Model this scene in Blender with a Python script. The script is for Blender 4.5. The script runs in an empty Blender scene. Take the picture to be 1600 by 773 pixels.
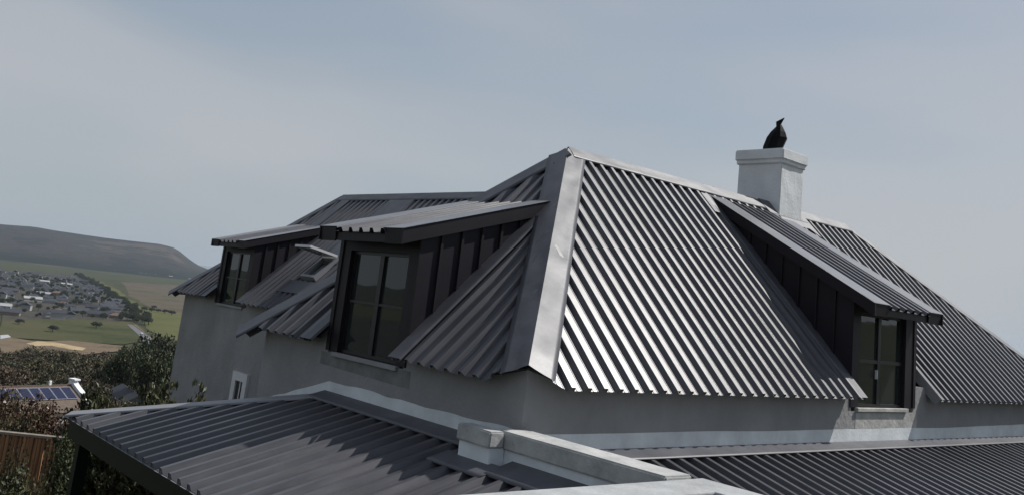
import bpy, bmesh, math, random
import numpy as np
from mathutils import Vector, Matrix, noise as mnoise

rng = random.Random(7)
nrng = np.random.default_rng(11)
sc = bpy.context.scene
col = sc.collection

# ------------------------------------------------------------------ camera
YAW, PITCH, ROLL = 0.864054, 0.192434, 0.114624
fw = Vector((math.cos(PITCH)*math.cos(YAW), math.cos(PITCH)*math.sin(YAW), math.sin(PITCH)))
rt = Vector((math.sin(YAW), -math.cos(YAW), 0)); up = rt.cross(fw)
cr, sr = math.cos(ROLL), math.sin(ROLL)
R_, U_ = cr*rt + sr*up, -sr*rt + cr*up
cam_d = bpy.data.cameras.new('camera'); cam = bpy.data.objects.new('camera', cam_d); col.objects.link(cam)
cam.matrix_world = Matrix(((R_.x, U_.x, -fw.x, 0), (R_.y, U_.y, -fw.y, 0), (R_.z, U_.z, -fw.z, 0), (0, 0, 0, 1)))
cam_d.sensor_fit = 'HORIZONTAL'; cam_d.sensor_width = 36
cam_d.lens = 1391.4/1600*36                 # the photo is the lower crop of a 4:3 frame, hence the shift
cam_d.shift_y = -(386.5-195.65)/1600
cam_d.clip_start = .05; cam_d.clip_end = 60000
sc.camera = cam

# ------------------------------------------------------------------ sky and sun
SUN = Vector((.80, -.305, .95)).normalized()
world = bpy.data.worlds.new('World'); sc.world = world; world.use_nodes = True
nt = world.node_tree; nt.nodes.clear()
def N(tree, t, **kw):
    n = tree.nodes.new(t)
    for k, v in kw.items(): setattr(n, k, v)
    return n
wo = N(nt, 'ShaderNodeOutputWorld'); bg = N(nt, 'ShaderNodeBackground')
sky = N(nt, 'ShaderNodeTexSky', sky_type='NISHITA', sun_disc=False)
sky.sun_elevation = math.asin(SUN.z); sky.sun_rotation = math.atan2(SUN.x, SUN.y)
sky.altitude = 60; sky.air_density = 1.0; sky.dust_density = .6; sky.ozone_density = 1.0
tc = N(nt, 'ShaderNodeTexCoord')
mp = N(nt, 'ShaderNodeMapping'); mp.inputs['Scale'].default_value = (1.0, 1.0, 3.4); mp.inputs['Rotation'].default_value = (.45, .2, .2); mp.inputs['Location'].default_value = (7, 5, 1.6)
ns = N(nt, 'ShaderNodeTexNoise'); ns.inputs['Scale'].default_value = 1.7; ns.inputs['Detail'].default_value = 3.5; ns.inputs['Roughness'].default_value = .45
L = nt.links
L.new(tc.outputs['Generated'], mp.inputs['Vector']); L.new(mp.outputs['Vector'], ns.inputs['Vector'])
# thin veil of high cloud: cover = 1 - exp(-tau / (sin(elevation) + c)), tau uneven
def MT(op, a, b=None):
    n = N(nt, 'ShaderNodeMath', operation=op)
    for k, v in enumerate((a, b)):
        if v is None: continue
        if isinstance(v, (int, float)): n.inputs[k].default_value = v
        else: L.new(v, n.inputs[k])
    return n.outputs[0]
sep = N(nt, 'ShaderNodeSeparateXYZ'); L.new(tc.outputs['Generated'], sep.inputs[0])
el_ = MT('ADD', MT('MAXIMUM', sep.outputs['Z'], 0.), .13)
tau = N(nt, 'ShaderNodeMapRange'); tau.inputs['From Min'].default_value = .30; tau.inputs['From Max'].default_value = .68; tau.inputs['To Min'].default_value = .40; tau.inputs['To Max'].default_value = .66
L.new(ns.outputs['Fac'], tau.inputs['Value'])
cover = MT('SUBTRACT', 1., MT('EXPONENT', MT('MULTIPLY', MT('DIVIDE', tau.outputs['Result'], el_), -1.)))
mx = N(nt, 'ShaderNodeMix', data_type='RGBA')
cm = N(nt, 'ShaderNodeMix', data_type='RGBA'); cm.inputs['A'].default_value = (4.15, 4.65, 5.1, 1); cm.inputs['B'].default_value = (5.0, 5.2, 5.48, 1)   # thin and thick veil, in the units of the sky node
cr_ = N(nt, 'ShaderNodeMapRange'); cr_.inputs['From Min'].default_value = .36; cr_.inputs['From Max'].default_value = .60; L.new(ns.outputs['Fac'], cr_.inputs['Value'])
L.new(cr_.outputs['Result'], cm.inputs['Factor']); L.new(cm.outputs['Result'], mx.inputs['B'])
L.new(cover, mx.inputs['Factor'])
L.new(sky.outputs['Color'], mx.inputs['A']); L.new(mx.outputs['Result'], bg.inputs['Color'])
bg.inputs['Strength'].default_value = .102; L.new(bg.outputs['Background'], wo.inputs['Surface'])
sl = bpy.data.lights.new('sun', 'SUN'); sl.energy = 5.0; sl.angle = math.radians(.55); sl.color = (1, .97, .925)
so = bpy.data.objects.new('sun', sl); col.objects.link(so)
so.rotation_euler = (-SUN).to_track_quat('-Z', 'Y').to_euler(); so.location = (0, 0, 40)

sc.view_settings.view_transform = 'Standard'; sc.view_settings.look = 'None'
sc.view_settings.exposure = -.12; sc.view_settings.gamma = 1; sc.view_settings.use_curve_mapping = False
sc.render.engine = 'CYCLES'
sc.cycles.use_denoising = True
sc.cycles.max_bounces = 6; sc.cycles.diffuse_bounces = 3; sc.cycles.glossy_bounces = 3; sc.cycles.transmission_bounces = 4
sc.cycles.transparent_max_bounces = 6; sc.cycles.volume_bounces = 0
sc.cycles.caustics_reflective = False; sc.cycles.caustics_refractive = False

# ------------------------------------------------------------------ materials
M = {}
def mat(name, c, rough=.7, spec=.5, metal=0., var=.12, scale=6., c2=None, bump=0., bscale=40., detail=4, coat=0, vec=(1, 1, 1), attr=None, objvar=0., rvar=0., streak=0., sdir=(1, 1, .12), sscale=7., bdist=.02, uv=False):
    m = bpy.data.materials.new(name); m.use_nodes = True; t = m.node_tree; b = t.nodes['Principled BSDF']
    b.inputs['Roughness'].default_value = rough; b.inputs['Specular IOR Level'].default_value = spec; b.inputs['Metallic'].default_value = metal
    b.inputs['Coat Weight'].default_value = coat
    co = N(t, 'ShaderNodeTexCoord'); mpn = N(t, 'ShaderNodeMapping'); mpn.inputs['Scale'].default_value = vec
    t.links.new(co.outputs['Object'], mpn.inputs['Vector'])
    n1 = N(t, 'ShaderNodeTexNoise'); n1.inputs['Scale'].default_value = scale; n1.inputs['Detail'].default_value = detail
    n1.inputs['Roughness'].default_value = .62
    t.links.new(mpn.outputs['Vector'], n1.inputs['Vector'])
    r = N(t, 'ShaderNodeValToRGB'); r.color_ramp.elements[0].position = .3; r.color_ramp.elements[1].position = .7
    a = [max(0, v*(1-var)) for v in c]; bb = c2 if c2 else [v*(1+var) for v in c]
    r.color_ramp.elements[0].color = (*a, 1); r.color_ramp.elements[1].color = (*bb, 1)
    t.links.new(n1.outputs['Fac'], r.inputs['Fac']); out = r.outputs['Color']
    if attr:
        at = N(t, 'ShaderNodeAttribute', attribute_name=attr)
        mm = N(t, 'ShaderNodeMix', data_type='RGBA', blend_type='MULTIPLY'); mm.inputs['Factor'].default_value = 1
        t.links.new(out, mm.inputs['A']); t.links.new(at.outputs['Color'], mm.inputs['B']); out = mm.outputs['Result']
    if objvar:
        oi = N(t, 'ShaderNodeObjectInfo'); mr = N(t, 'ShaderNodeMapRange'); mr.inputs['To Min'].default_value = 1-objvar; mr.inputs['To Max'].default_value = 1+objvar
        t.links.new(oi.outputs['Random'], mr.inputs['Value'])
        mm = N(t, 'ShaderNodeMix', data_type='RGBA', blend_type='MULTIPLY'); mm.inputs['Factor'].default_value = 1
        t.links.new(out, mm.inputs['A']); t.links.new(mr.outputs['Result'], mm.inputs['B']); out = mm.outputs['Result']
    if streak:
        m3 = N(t, 'ShaderNodeMapping'); m3.inputs['Scale'].default_value = sdir; t.links.new(co.outputs['UV' if uv else 'Object'], m3.inputs['Vector'])
        n4 = N(t, 'ShaderNodeTexNoise'); n4.inputs['Scale'].default_value = sscale; n4.inputs['Detail'].default_value = 6; n4.inputs['Roughness'].default_value = .65
        t.links.new(m3.outputs['Vector'], n4.inputs['Vector'])
        mr = N(t, 'ShaderNodeMapRange'); mr.inputs['From Min'].default_value = .35; mr.inputs['From Max'].default_value = .65; mr.inputs['To Min'].default_value = 1-streak; mr.inputs['To Max'].default_value = 1+streak
        t.links.new(n4.outputs['Fac'], mr.inputs['Value']); streak_n = n4
        mm = N(t, 'ShaderNodeMix', data_type='RGBA', blend_type='MULTIPLY'); mm.inputs['Factor'].default_value = 1
        t.links.new(out, mm.inputs['A']); t.links.new(mr.outputs['Result'], mm.inputs['B']); out = mm.outputs['Result']
    t.links.new(out, b.inputs['Base Color'])
    if rvar:
        n3 = N(t, 'ShaderNodeTexNoise'); n3.inputs['Scale'].default_value = 1.7; n3.inputs['Detail'].default_value = 5
        t.links.new(mpn.outputs['Vector'], n3.inputs['Vector'])
        mr = N(t, 'ShaderNodeMapRange'); mr.inputs['From Min'].default_value = .3; mr.inputs['From Max'].default_value = .7
        mr.inputs['To Min'].default_value = rough-rvar; mr.inputs['To Max'].default_value = rough+rvar
        t.links.new(n3.outputs['Fac'], mr.inputs['Value']); ro = mr.outputs['Result']
        if uv:
            mq = N(t, 'ShaderNodeMapRange'); mq.inputs['From Min'].default_value = .35; mq.inputs['From Max'].default_value = .65; mq.inputs['To Min'].default_value = -.035; mq.inputs['To Max'].default_value = .035
            t.links.new(streak_n.outputs['Fac'], mq.inputs['Value']); aq = N(t, 'ShaderNodeMath', operation='ADD'); t.links.new(ro, aq.inputs[0]); t.links.new(mq.outputs['Result'], aq.inputs[1]); ro = aq.outputs[0]
        t.links.new(ro, b.inputs['Roughness'])
    if bump:
        n2 = N(t, 'ShaderNodeTexNoise'); n2.inputs['Scale'].default_value = bscale; n2.inputs['Detail'].default_value = 5
        t.links.new(mpn.outputs['Vector'], n2.inputs['Vector'])
        bp = N(t, 'ShaderNodeBump'); bp.inputs['Strength'].default_value = bump; bp.inputs['Distance'].default_value = bdist
        t.links.new(n2.outputs['Fac'], bp.inputs['Height']); t.links.new(bp.outputs['Normal'], b.inputs['Normal'])
    M[name] = m; return m

mat('roof', (.062, .061, .069), spec=.66, rough=.37, var=.14, scale=3, rvar=.04, objvar=.08, bump=.12, bscale=3.2, streak=.14, sdir=(38, 1.3, 1), sscale=1., uv=True)
mat('flashing', (.078, .079, .090), spec=.45, rough=.47, var=.14, scale=4, streak=.12, sdir=(1, 1, 1), sscale=3, rvar=.06, bump=.12, bscale=7)
mat('sunlit_rake', (.165, .166, .18), spec=.4, rough=.36, var=.1, scale=4, rvar=.05, bump=.1, bscale=6)  # flashing colour made lighter to stand in for sun and sky light
mat('pale_flashing', (.21, .215, .23), rough=.45, var=.12, scale=3, rvar=.06, bump=.1, bscale=6)
mat('cladding', (.0145, .0122, .0165), spec=.25, rough=.5, var=.15, scale=3, objvar=.1)
mat('frame', (.010, .010, .012), rough=.4, var=.1)
mat('deck', (.03, .028, .03), rough=.9)
mat('plaster', (.285, .282, .282), rough=.9, var=.14, scale=1.2, bump=.45, bscale=22, spec=.2, streak=.04, sscale=3, sdir=(1, 1, .35))
mat('plaster_damp', (.20, .20, .195), rough=.9, var=.25, scale=4, bump=.4, bscale=22, spec=.2)
mat('plaster_pale', (.42, .415, .39), rough=.95, var=.25, scale=5, bump=.35, bscale=25, spec=.2)  # lightened to boost the sunlit patch under the right dormer
mat('white_paint', (.70, .71, .715), rough=.75, var=.10, scale=2.2, bump=.25, bscale=24, spec=.3)
mat('band_paint', (.66, .69, .71), rough=.75, streak=.04, sscale=4, var=.16, scale=2.4, bump=.2, bscale=26, spec=.3)
mat('coping', (.37, .378, .38), streak=.07, sdir=(1, 1, 1), sscale=9, rough=.85, var=.16, scale=3.5, bump=.3, bscale=30, spec=.25)
mat('coping_old', (.42, .425, .42), rough=.9, var=.22, scale=4.5, c2=(.52, .52, .50), bump=.35, bscale=26, spec=.2)
mat('window_white', (.62, .63, .64), rough=.5, var=.06)
mat('black_metal', (.004, .004, .005), rough=.7, var=.2, spec=.15)
mat('gutter', (.006, .008, .0075), spec=.2, rough=.5, var=.2)
mat('dark_floor', (.06, .055, .065), rough=.8)
def glass(name, tint, trans):
    m = bpy.data.materials.new(name); m.use_nodes = True; b = m.node_tree.nodes['Principled BSDF']
    b.inputs['Base Color'].default_value = (*tint, 1); b.inputs['Roughness'].default_value = .02; b.inputs['IOR'].default_value = 1.5
    b.inputs['Transmission Weight'].default_value = trans
    t = m.node_tree; n = N(t, 'ShaderNodeTexNoise'); n.inputs['Scale'].default_value = 1.3; bp = N(t, 'ShaderNodeBump'); bp.inputs['Strength'].default_value = .04; bp.inputs['Distance'].default_value = .03
    t.links.new(n.outputs['Fac'], bp.inputs['Height']); t.links.new(bp.outputs['Normal'], b.inputs['Normal'])
    M[name] = m
glass('glass', (.05, .06, .06), .55)
glass('far_glass', (.02, .022, .025), .0)

# ------------------------------------------------------------------ helpers
BASE = {}
def base_of(o):
    return BASE.get(o.name, Vector((0, 0, 0))) if o else Vector((0, 0, 0))
def mesh_obj(name, verts, faces, m, parent=None, smooth=False, local=False, uvs=None):
    b = base_of(parent) if not local else Vector((0, 0, 0))
    me = bpy.data.meshes.new(name)
    V = np.asarray(verts, dtype=float) - np.array(b)
    me.from_pydata(V.tolist(), [], faces); me.validate()
    if m: me.materials.append(M[m] if isinstance(m, str) else m)
    if uvs:
        ul = me.uv_layers.new(name='UVMap'); idx = np.empty(len(me.loops), dtype=np.int32); me.loops.foreach_get('vertex_index', idx)
        ul.data.foreach_set('uv', np.asarray(uvs, dtype=np.float32)[idx].ravel())
    if smooth: me.polygons.foreach_set('use_smooth', [True]*len(me.polygons))
    me.update()
    o = bpy.data.objects.new(name, me); col.objects.link(o)
    if parent: o.parent = parent
    BASE[o.name] = b
    return o
def empty(name, loc, label, cat, group=None):
    o = bpy.data.objects.new(name, None); o.empty_display_size = .3; o.location = loc; col.objects.link(o)
    o['label'] = label; o['category'] = cat
    if group: o['group'] = group
    BASE[o.name] = Vector(loc); return o
def tag(o, label, cat=None, group=None, kind=None):
    if label: o['label'] = label
    if cat: o['category'] = cat
    if group: o['group'] = group
    if kind: o['kind'] = kind
    return o
def structure(o): o['kind'] = 'structure'; return o
class MB:
    def __init__(s): s.v = []; s.f = []
    def add(s, v, f):
        k = len(s.v); s.v += [tuple(p) for p in v]; s.f += [tuple(i+k for i in q) for q in f]; return s
    def box(s, a, b):
        (x0, y0, z0), (x1, y1, z1) = a, b
        return s.add([(x0, y0, z0), (x1, y0, z0), (x1, y1, z0), (x0, y1, z0), (x0, y0, z1), (x1, y0, z1), (x1, y1, z1), (x0, y1, z1)],
                     [(0, 3, 2, 1), (4, 5, 6, 7), (0, 1, 5, 4), (1, 2, 6, 5), (2, 3, 7, 6), (3, 0, 4, 7)])
    def prism(s, poly, d):          # polygon (3-D points) swept by d
        n = len(poly); d = Vector(d); P = [Vector(p) for p in poly]
        return s.add(P+[p+d for p in P], [tuple(range(n))[::-1], tuple(range(n, 2*n))]+[(i, (i+1) % n, n+(i+1) % n, n+i) for i in range(n)])
    def fbox(s, O, A, B, C_, a, b):     # box in a frame
        O, A, B, C_ = Vector(O), Vector(A), Vector(B), Vector(C_)
        pts = []
        for z in (a[2], b[2]):
            for x, y in ((a[0], a[1]), (b[0], a[1]), (b[0], b[1]), (a[0], b[1])): pts.append(O+A*x+B*y+C_*z)
        return s.add(pts, [(0, 3, 2, 1), (4, 5, 6, 7), (0, 1, 5, 4), (1, 2, 6, 5), (2, 3, 7, 6), (3, 0, 4, 7)])
    def build(s, name, m, parent=None, smooth=False, bevel=0, local=False):
        o = mesh_obj(name, s.v, s.f, m, parent, smooth, local)
        bm = bmesh.new(); bm.from_mesh(o.data); bmesh.ops.recalc_face_normals(bm, faces=bm.faces); bm.to_mesh(o.data); bm.free()
        if bevel:
            md = o.modifiers.new('bevel', 'BEVEL'); md.width = bevel; md.segments = 2; md.limit_method = 'ANGLE'
        return o

def clip(poly, a, b, c):                # keep a*u+b*v <= c, convex polygon in (u,v)
    out = []
    for i in range(len(poly)):
        p, q = poly[i], poly[(i+1) % len(poly)]
        dp, dq = a*p[0]+b*p[1]-c, a*q[0]+b*q[1]-c
        if dp <= 0: out.append(p)
        if dp*dq < 0:
            t = dp/(dp-dq); out.append((p[0]+(q[0]-p[0])*t, p[1]+(q[1]-p[1])*t))
    return out
PITCH_R, RH = .2, .045
PROF = [(.0, 0), (.022, 0), (.027, .003), (.033, .003), (.038, 0), (.078, 0), (.083, .003), (.089, .003), (.094, 0), (.110, 0), (.131, RH), (.179, RH)]
def vint(poly, u):
    vs = []
    for i in range(len(poly)):
        p, q = poly[i], poly[(i+1) % len(poly)]
        lo, hi = min(p[0], q[0]), max(p[0], q[0])
        if hi-lo < 1e-9:
            if abs(u-lo) < 1e-7: vs += [p[1], q[1]]
        elif lo-1e-9 <= u <= hi+1e-9:
            t = (u-p[0])/(q[0]-p[0]); vs.append(p[1]+(q[1]-p[1])*t)
    return (min(vs), max(vs)) if vs else None
def hgt(u, phase):
    x = (u-phase) % PITCH_R
    pr = PROF+[(PITCH_R, 0)]
    for (a, ha), (b, hb) in zip(pr, pr[1:]):
        if a <= x <= b: return ha+(hb-ha)*(x-a)/(b-a)
    return 0
def roof_face(O, U, V, polys, parent, name='roof_face', phase=0., sheets=True, ribs=4, closed=False, deck_m='deck', mt='roof', overhang=.10, deck_t=.022, label=None):
    """deck slab as the part; its profiled sheets are sub-parts"""
    O, U, V = Vector(O), Vector(U).normalized(), Vector(V).normalized(); Nn = U.cross(V)
    if Nn.z < 0: Nn = -Nn
    mb = MB()
    for p in polys:
        mb.prism([O+U*u+V*(v+(overhang if v < 1e-6 else 0))-Nn*.012 for u, v in p], -Nn*deck_t)
    face = mb.build(name, deck_m, parent)
    if label: face['label'] = label
    if not sheets: return face
    u0 = min(p[0] for q in polys for p in q); u1 = max(p[0] for q in polys for p in q)
    sw = ribs*PITCH_R; k0 = math.floor((u0-phase)/sw); k1 = math.ceil((u1-phase)/sw)
    for k in range(k0, k1):
        a, b = phase+k*sw, phase+(k+1)*sw
        vv, ff, uu = [], [], []
        lift = .0015*(k % 2)
        for poly in polys:
            pa, pb = max(a, min(p[0] for p in poly)), min(b, max(p[0] for p in poly))
            if pb-pa < 1e-3: continue
            us = {pa, pb} | {p[0] for p in poly if pa < p[0] < pb}
            for i in range(ribs+1):
                for du, _ in PROF:
                    x = a+i*PITCH_R+du
                    if pa < x < pb: us.add(x)
            us = sorted(us)
            for ua, ub in zip(us, us[1:]):
                if ub-ua < 1e-6: continue
                ia, ib = vint(poly, ua), vint(poly, ub)
                if not ia or not ib: continue
                ha, hb = hgt(ua+1e-7, phase), hgt(ub-1e-7, phase)
                n = len(vv)
                for (u, v, h) in ((ua, ia[0], ha), (ub, ib[0], hb), (ub, ib[1], hb), (ua, ia[1], ha)):
                    vv.append(O+U*u+V*v+Nn*(h+lift)); uu.append((u+k*.37, v))
                ff.append((n, n+1, n+2, n+3))
                if closed and ia[0] < 1e-6 and ib[0] < 1e-6 and max(ha, hb) > .01:      # closer piece in the rib end
                    n = len(vv); vv += [O+U*ua+V*.004-Nn*.004, O+U*ub+V*.004-Nn*.004, O+U*ub+V*.004+Nn*(hb+lift), O+U*ua+V*.004+Nn*(ha+lift)]; uu += [(ua, 0)]*4; ff.append((n, n+1, n+2, n+3))
        if ff:
            mesh_obj('roof_sheet', vv, ff, mt, face, uvs=uu)
    return face
def cap(name, P0, P1, fl, parent, m='flashing', amp=.005, seed=0, segs=None, drop=.018, cuts=(0, 0)):
    """bent ridge or hip flashing: fold line P0-P1, fl = two flange vectors lying on the slopes"""
    P0, P1 = Vector(P0), Vector(P1); D = P1-P0; n = segs or max(6, int(D.length/.09))
    vv, ff = [], []
    for si, F in enumerate(fl):
        F = Vector(F); nr = D.normalized().cross(F.normalized())
        if nr.z < 0: nr = -nr
        base = len(vv); cols = 6
        for i in range(n+1):
            t = i/n
            for j in range(cols+1):
                s = min(j/(cols-1), 1)
                a = amp*math.sin(s*math.pi*.9+.15)*(mnoise.noise(Vector((t*D.length*2.3+seed*7, s*1.2+si*5, seed)))*1.3+.6*mnoise.noise(Vector((t*D.length*6+seed, s*3, si+seed*2))))
                p = P0+D*t+F*s+nr*a
                if j == cols: p -= nr*drop
                vv.append(p)
        w = cols+1
        for i in range(n):
            for j in range(cols): q = base+i*w+j; ff.append((q, q+1, q+1+w, q+w))
    return mesh_obj(name, vv, ff, m, parent, smooth=True)
def strip(name, P0, P1, W, parent, m='flashing', amp=.003, seed=0, edge=.018):
    """flat flashing strip with turned edge"""
    return cap(name, P0, P1, [W], parent, m, amp, seed, drop=edge)

# ------------------------------------------------------------------ ground and terrain
DN = Vector((math.cos(math.radians(84)), math.sin(math.radians(84)), 0))     # downhill
PTS = [(-4000, 160), (-1500, 70), (-400, 22), (-120, 4), (-30, -3.6), (5, -4.4), (16, -4.5), (24, -5.6), (50, -10.8), (85, -17.2), (150, -24.6), (250, -33.2), (350, -43.3), (430, -52.0), (500, -60), (90000, -60)]
def zs(s):
    for (a, za), (b, zb) in zip(PTS, PTS[1:]):
        if a <= s <= b:
            t = (s-a)/(b-a); return za+(zb-za)*t
    return PTS[0][1]
def ground_z(x, y):
    s = x*DN.x+y*DN.y
    z = zs(s)
    if 30 < s < 480: z += 1.1*mnoise.noise(Vector((x*.012, y*.012, 3)))*min(1, (s-30)/40)*min(1, (480-s)/60)
    return z
def make_ground():
    radii = [0, 4, 8, 12, 16, 20, 26, 34, 44, 56, 70, 88, 110, 135, 160, 190, 225, 260, 300, 345, 390, 430, 470, 510, 600, 800, 1200, 2000, 3500, 6000, 12000, 40000]
    na = 144; vv = [(0, 0, ground_z(0, 0))]; ff = []
    for r in radii[1:]:
        for k in range(na):
            a = 2*math.pi*k/na; x, y = r*math.cos(a), r*math.sin(a); vv.append((x, y, ground_z(x, y)))
    for k in range(na): ff.append((0, 1+k, 1+(k+1) % na))
    for i in range(len(radii)-2):
        for k in range(na):
            a = 1+i*na+k; b = 1+i*na+(k+1) % na; ff.append((a, a+na, b+na, b))
    return structure(mesh_obj('ground', vv, ff, 'ground', smooth=True))
def terrain_mat(name, cols, s1, s2, stretch=(1, 1, 1), wood=None):
    m = bpy.data.materials.new(name); m.use_nodes = True; t = m.node_tree; b = t.nodes['Principled BSDF']; b.inputs['Roughness'].default_value = 1; b.inputs['Specular IOR Level'].default_value = .05
    co = N(t, 'ShaderNodeTexCoord'); mpn = N(t, 'ShaderNodeMapping'); mpn.inputs['Scale'].default_value = stretch
    t.links.new(co.outputs['Object'], mpn.inputs['Vector'])
    n1 = N(t, 'ShaderNodeTexNoise'); n1.inputs['Scale'].default_value = s1; n1.inputs['Detail'].default_value = 6
    n2 = N(t, 'ShaderNodeTexNoise'); n2.inputs['Scale'].default_value = s2; n2.inputs['Detail'].default_value = 5; n2.inputs['Roughness'].default_value = .7
    for n in (n1, n2): t.links.new(mpn.outputs['Vector'], n.inputs['Vector'])
    r = N(t, 'ShaderNodeValToRGB'); r.color_ramp.elements[0].position = .32; r.color_ramp.elements[1].position = .68
    r.color_ramp.elements[0].color = (*cols[0], 1); r.color_ramp.elements[1].color = (*cols[-1], 1)
    for i, c in enumerate(cols[1:-1]):
        e = r.color_ramp.elements.new(.32+.36*(i+1)/(len(cols)-1)); e.color = (*c, 1)
    ad = N(t, 'ShaderNodeMath', operation='ADD'); ml = N(t, 'ShaderNodeMath', operation='MULTIPLY_ADD')
    t.links.new(n2.outputs['Fac'], ml.inputs[0]); ml.inputs[1].default_value = .6; ml.inputs[2].default_value = -.3
    t.links.new(n1.outputs['Fac'], ad.inputs[0]); t.links.new(ml.outputs[0], ad.inputs[1]); t.links.new(ad.outputs[0], r.inputs['Fac'])
    out = r.outputs['Color']
    if wood:
        sp = N(t, 'ShaderNodeSeparateXYZ'); t.links.new(co.outputs['Object'], sp.inputs[0])
        w1 = N(t, 'ShaderNodeMath', operation='MULTIPLY_ADD'); t.links.new(n2.outputs['Fac'], w1.inputs[0]); w1.inputs[1].default_value = 60; t.links.new(sp.outputs['Z'], w1.inputs[2])
        mr = N(t, 'ShaderNodeMapRange'); mr.inputs['From Min'].default_value = wood[0]+26; mr.inputs['From Max'].default_value = wood[1]+34; mr.inputs['To Min'].default_value = 1; mr.inputs['To Max'].default_value = 0
        t.links.new(w1.outputs[0], mr.inputs['Value'])
        mm = N(t, 'ShaderNodeMix', data_type='RGBA'); mm.inputs['B'].default_value = (.020, .025, .019, 1); t.links.new(out, mm.inputs['A']); t.links.new(mr.outputs['Result'], mm.inputs['Factor']); out = mm.outputs['Result']
    t.links.new(out, b.inputs['Base Color']); M[name] = m
terrain_mat('ground', [(.042, .050, .027), (.066, .066, .038), (.048, .058, .028), (.075, .070, .045)], .006, .09, (1, 1, 1))
terrain_mat('town_ground', [(.032, .036, .024), (.075, .068, .058), (.045, .046, .038)], .02, .12)
terrain_mat('green_field', [(.075, .084, .030), (.108, .108, .046), (.084, .090, .035)], .012, .15)
terrain_mat('meadow', [(.040, .050, .022), (.070, .072, .034), (.085, .078, .045)], .015, .2)
terrain_mat('sand', [(.12, .092, .066), (.17, .13, .088), (.085, .070, .050)], .03, .25)
terrain_mat('bright_sand', [(.30, .22, .13), (.42, .33, .20), (.24, .17, .10)], .03, .25)
terrain_mat('brown_heath', [(.075, .062, .045), (.11, .09, .065), (.06, .065, .035)], .01, .1)
terrain_mat('hill', [(.024, .024, .022), (.052, .044, .038), (.027, .031, .024), (.085, .070, .058)], .0035, .014, (1, 1, 4), wood=(-42, -26))
terrain_mat('wood', [(.022, .032, .018), (.04, .05, .025)], .02, .1)
mat('asphalt', (.12, .12, .125), rough=.9, var=.15, scale=.2)
mat('sea', (.05, .08, .10), rough=.15, var=.05, scale=.01)
make_ground()

F0 = 1391.4
def pix(x, y):
    d = fw + R_*((x-800)/F0) - U_*((y-195.65)/F0); return d.normalized()
def on_valley(x, y, z=-60.):
    d = pix(x, y); return d*(z/d.z)
def patch(name, poly, m, lift, jit=.0, sub=6, z=-60.):
    pts = [on_valley(*p, z) for p in poly]; out = []
    for a, b in zip(pts, pts[1:]+pts[:1]):
        for k in range(sub):
            p = a.lerp(b, k/sub); L_ = (b-a).length
            j = jit*mnoise.noise(Vector((p.x*.013, p.y*.013, 1.7)))*min(L_, 120)
            d = (b-a).normalized(); out.append((p.x-d.y*j, p.y+d.x*j, z+lift))
    return structure(mesh_obj(name, out, [tuple(range(len(out)))], m))
patch('heath', [(0, 402), (150, 412), (300, 424), (330, 424), (330, 520), (290, 520), (230, 480), (190, 455), (140, 432), (0, 424)], 'ground', .12, .1)
patch('heath', [(190, 440), (300, 446), (330, 470), (330, 500), (250, 486), (200, 462)], 'brown_heath', .24, .1)
patch('field', [(128, 434), (150, 437), (186, 452), (206, 471), (232, 484), (262, 487), (330, 492), (330, 545), (246, 526), (231, 513), (217, 494), (186, 470), (150, 449)], 'green_field', .36, .12)
patch('town_ground', [(0, 424), (60, 424), (116, 428), (150, 444), (184, 466), (205, 486), (208, 500), (150, 502), (60, 501), (0, 502)], 'town_ground', .48, .05)
patch('meadow', [(0, 501), (130, 500), (205, 503), (250, 528), (190, 539), (80, 532), (0, 527)], 'meadow', .60, .05)
patch('sand', [(-60, 531), (0, 531), (18, 528), (52, 534), (110, 533), (190, 541), (192, 549), (120, 556), (0, 560), (-60, 560)], 'sand', .72, .0)
patch('sand', [(0, 525), (12, 524), (17, 528), (0, 531)], 'coping', .84)
patch('sand', [(40, 538), (58, 534.5), (85, 536), (112, 541), (134, 545), (128, 549), (108, 547), (80, 541.5), (55, 542)], 'bright_sand', .84, 0)
patch('path', [(0, 403), (45, 406), (75, 412), (112, 417), (112, 418.6), (70, 415), (30, 409), (0, 406)], 'brown_heath', .48)
patch('road', [(198, 507.5), (206, 508), (236, 528), (246, 548), (228, 548), (216, 524)], 'asphalt', .84, 0)
patch('verge', [(207, 508), (212, 508), (262, 548), (248, 548), (237, 528)], 'sand', .9, 0)

def make_hill():
    prof = [(100, 60), (92, 80), (86, 84), (82, 78), (78.3, 80), (76.7, 86.5), (75.1, 81), (73, 75.5), (71, 76.5), (69.9, 78), (69.16, 70), (68.75, 54), (68.1, 18), (67.5, -8), (66.9, -22), (66.2, -40), (65.6, -56)]
    def top(a):
        for (a0, h0), (a1, h1) in zip(prof, prof[1:]):
            if a1 <= a <= a0: return h1+(h0-h1)*(a-a1)/(a0-a1)
        return -62
    vv, ff = [], []; na, nr = 220, 30
    for i in range(na+1):
        a = 100-(100-65.5)*i/na; H = top(a)+60
        for j in range(nr+1):
            t = j/nr; r = 3350+t*3300
            if t < .5: g = (t/.5); s = g*g*(3-2*g)*.55+.45*g**1.6
            else: g = (1-t)/.5; s = g*g*(3-2*g)
            x, y = r*math.cos(math.radians(a)), r*math.sin(math.radians(a))
            k = mnoise.fractal(Vector((x*.0016, y*.0016, 4)), 1., 2., 5)
            z = -60.6+H*s*(1+.10*k*(1-s))+26*k*s*(1-s)*min(1, H/60)+1.2*mnoise.noise(Vector((x*.01, y*.01, 9)))*s
            vv.append((x, y, z))
    for i in range(na):
        for j in range(nr):
            q = i*(nr+1)+j; ff.append((q, q+1, q+nr+2, q+nr+1))
    return structure(mesh_obj('hill', vv, ff, 'hill', smooth=True))
make_hill()
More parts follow.
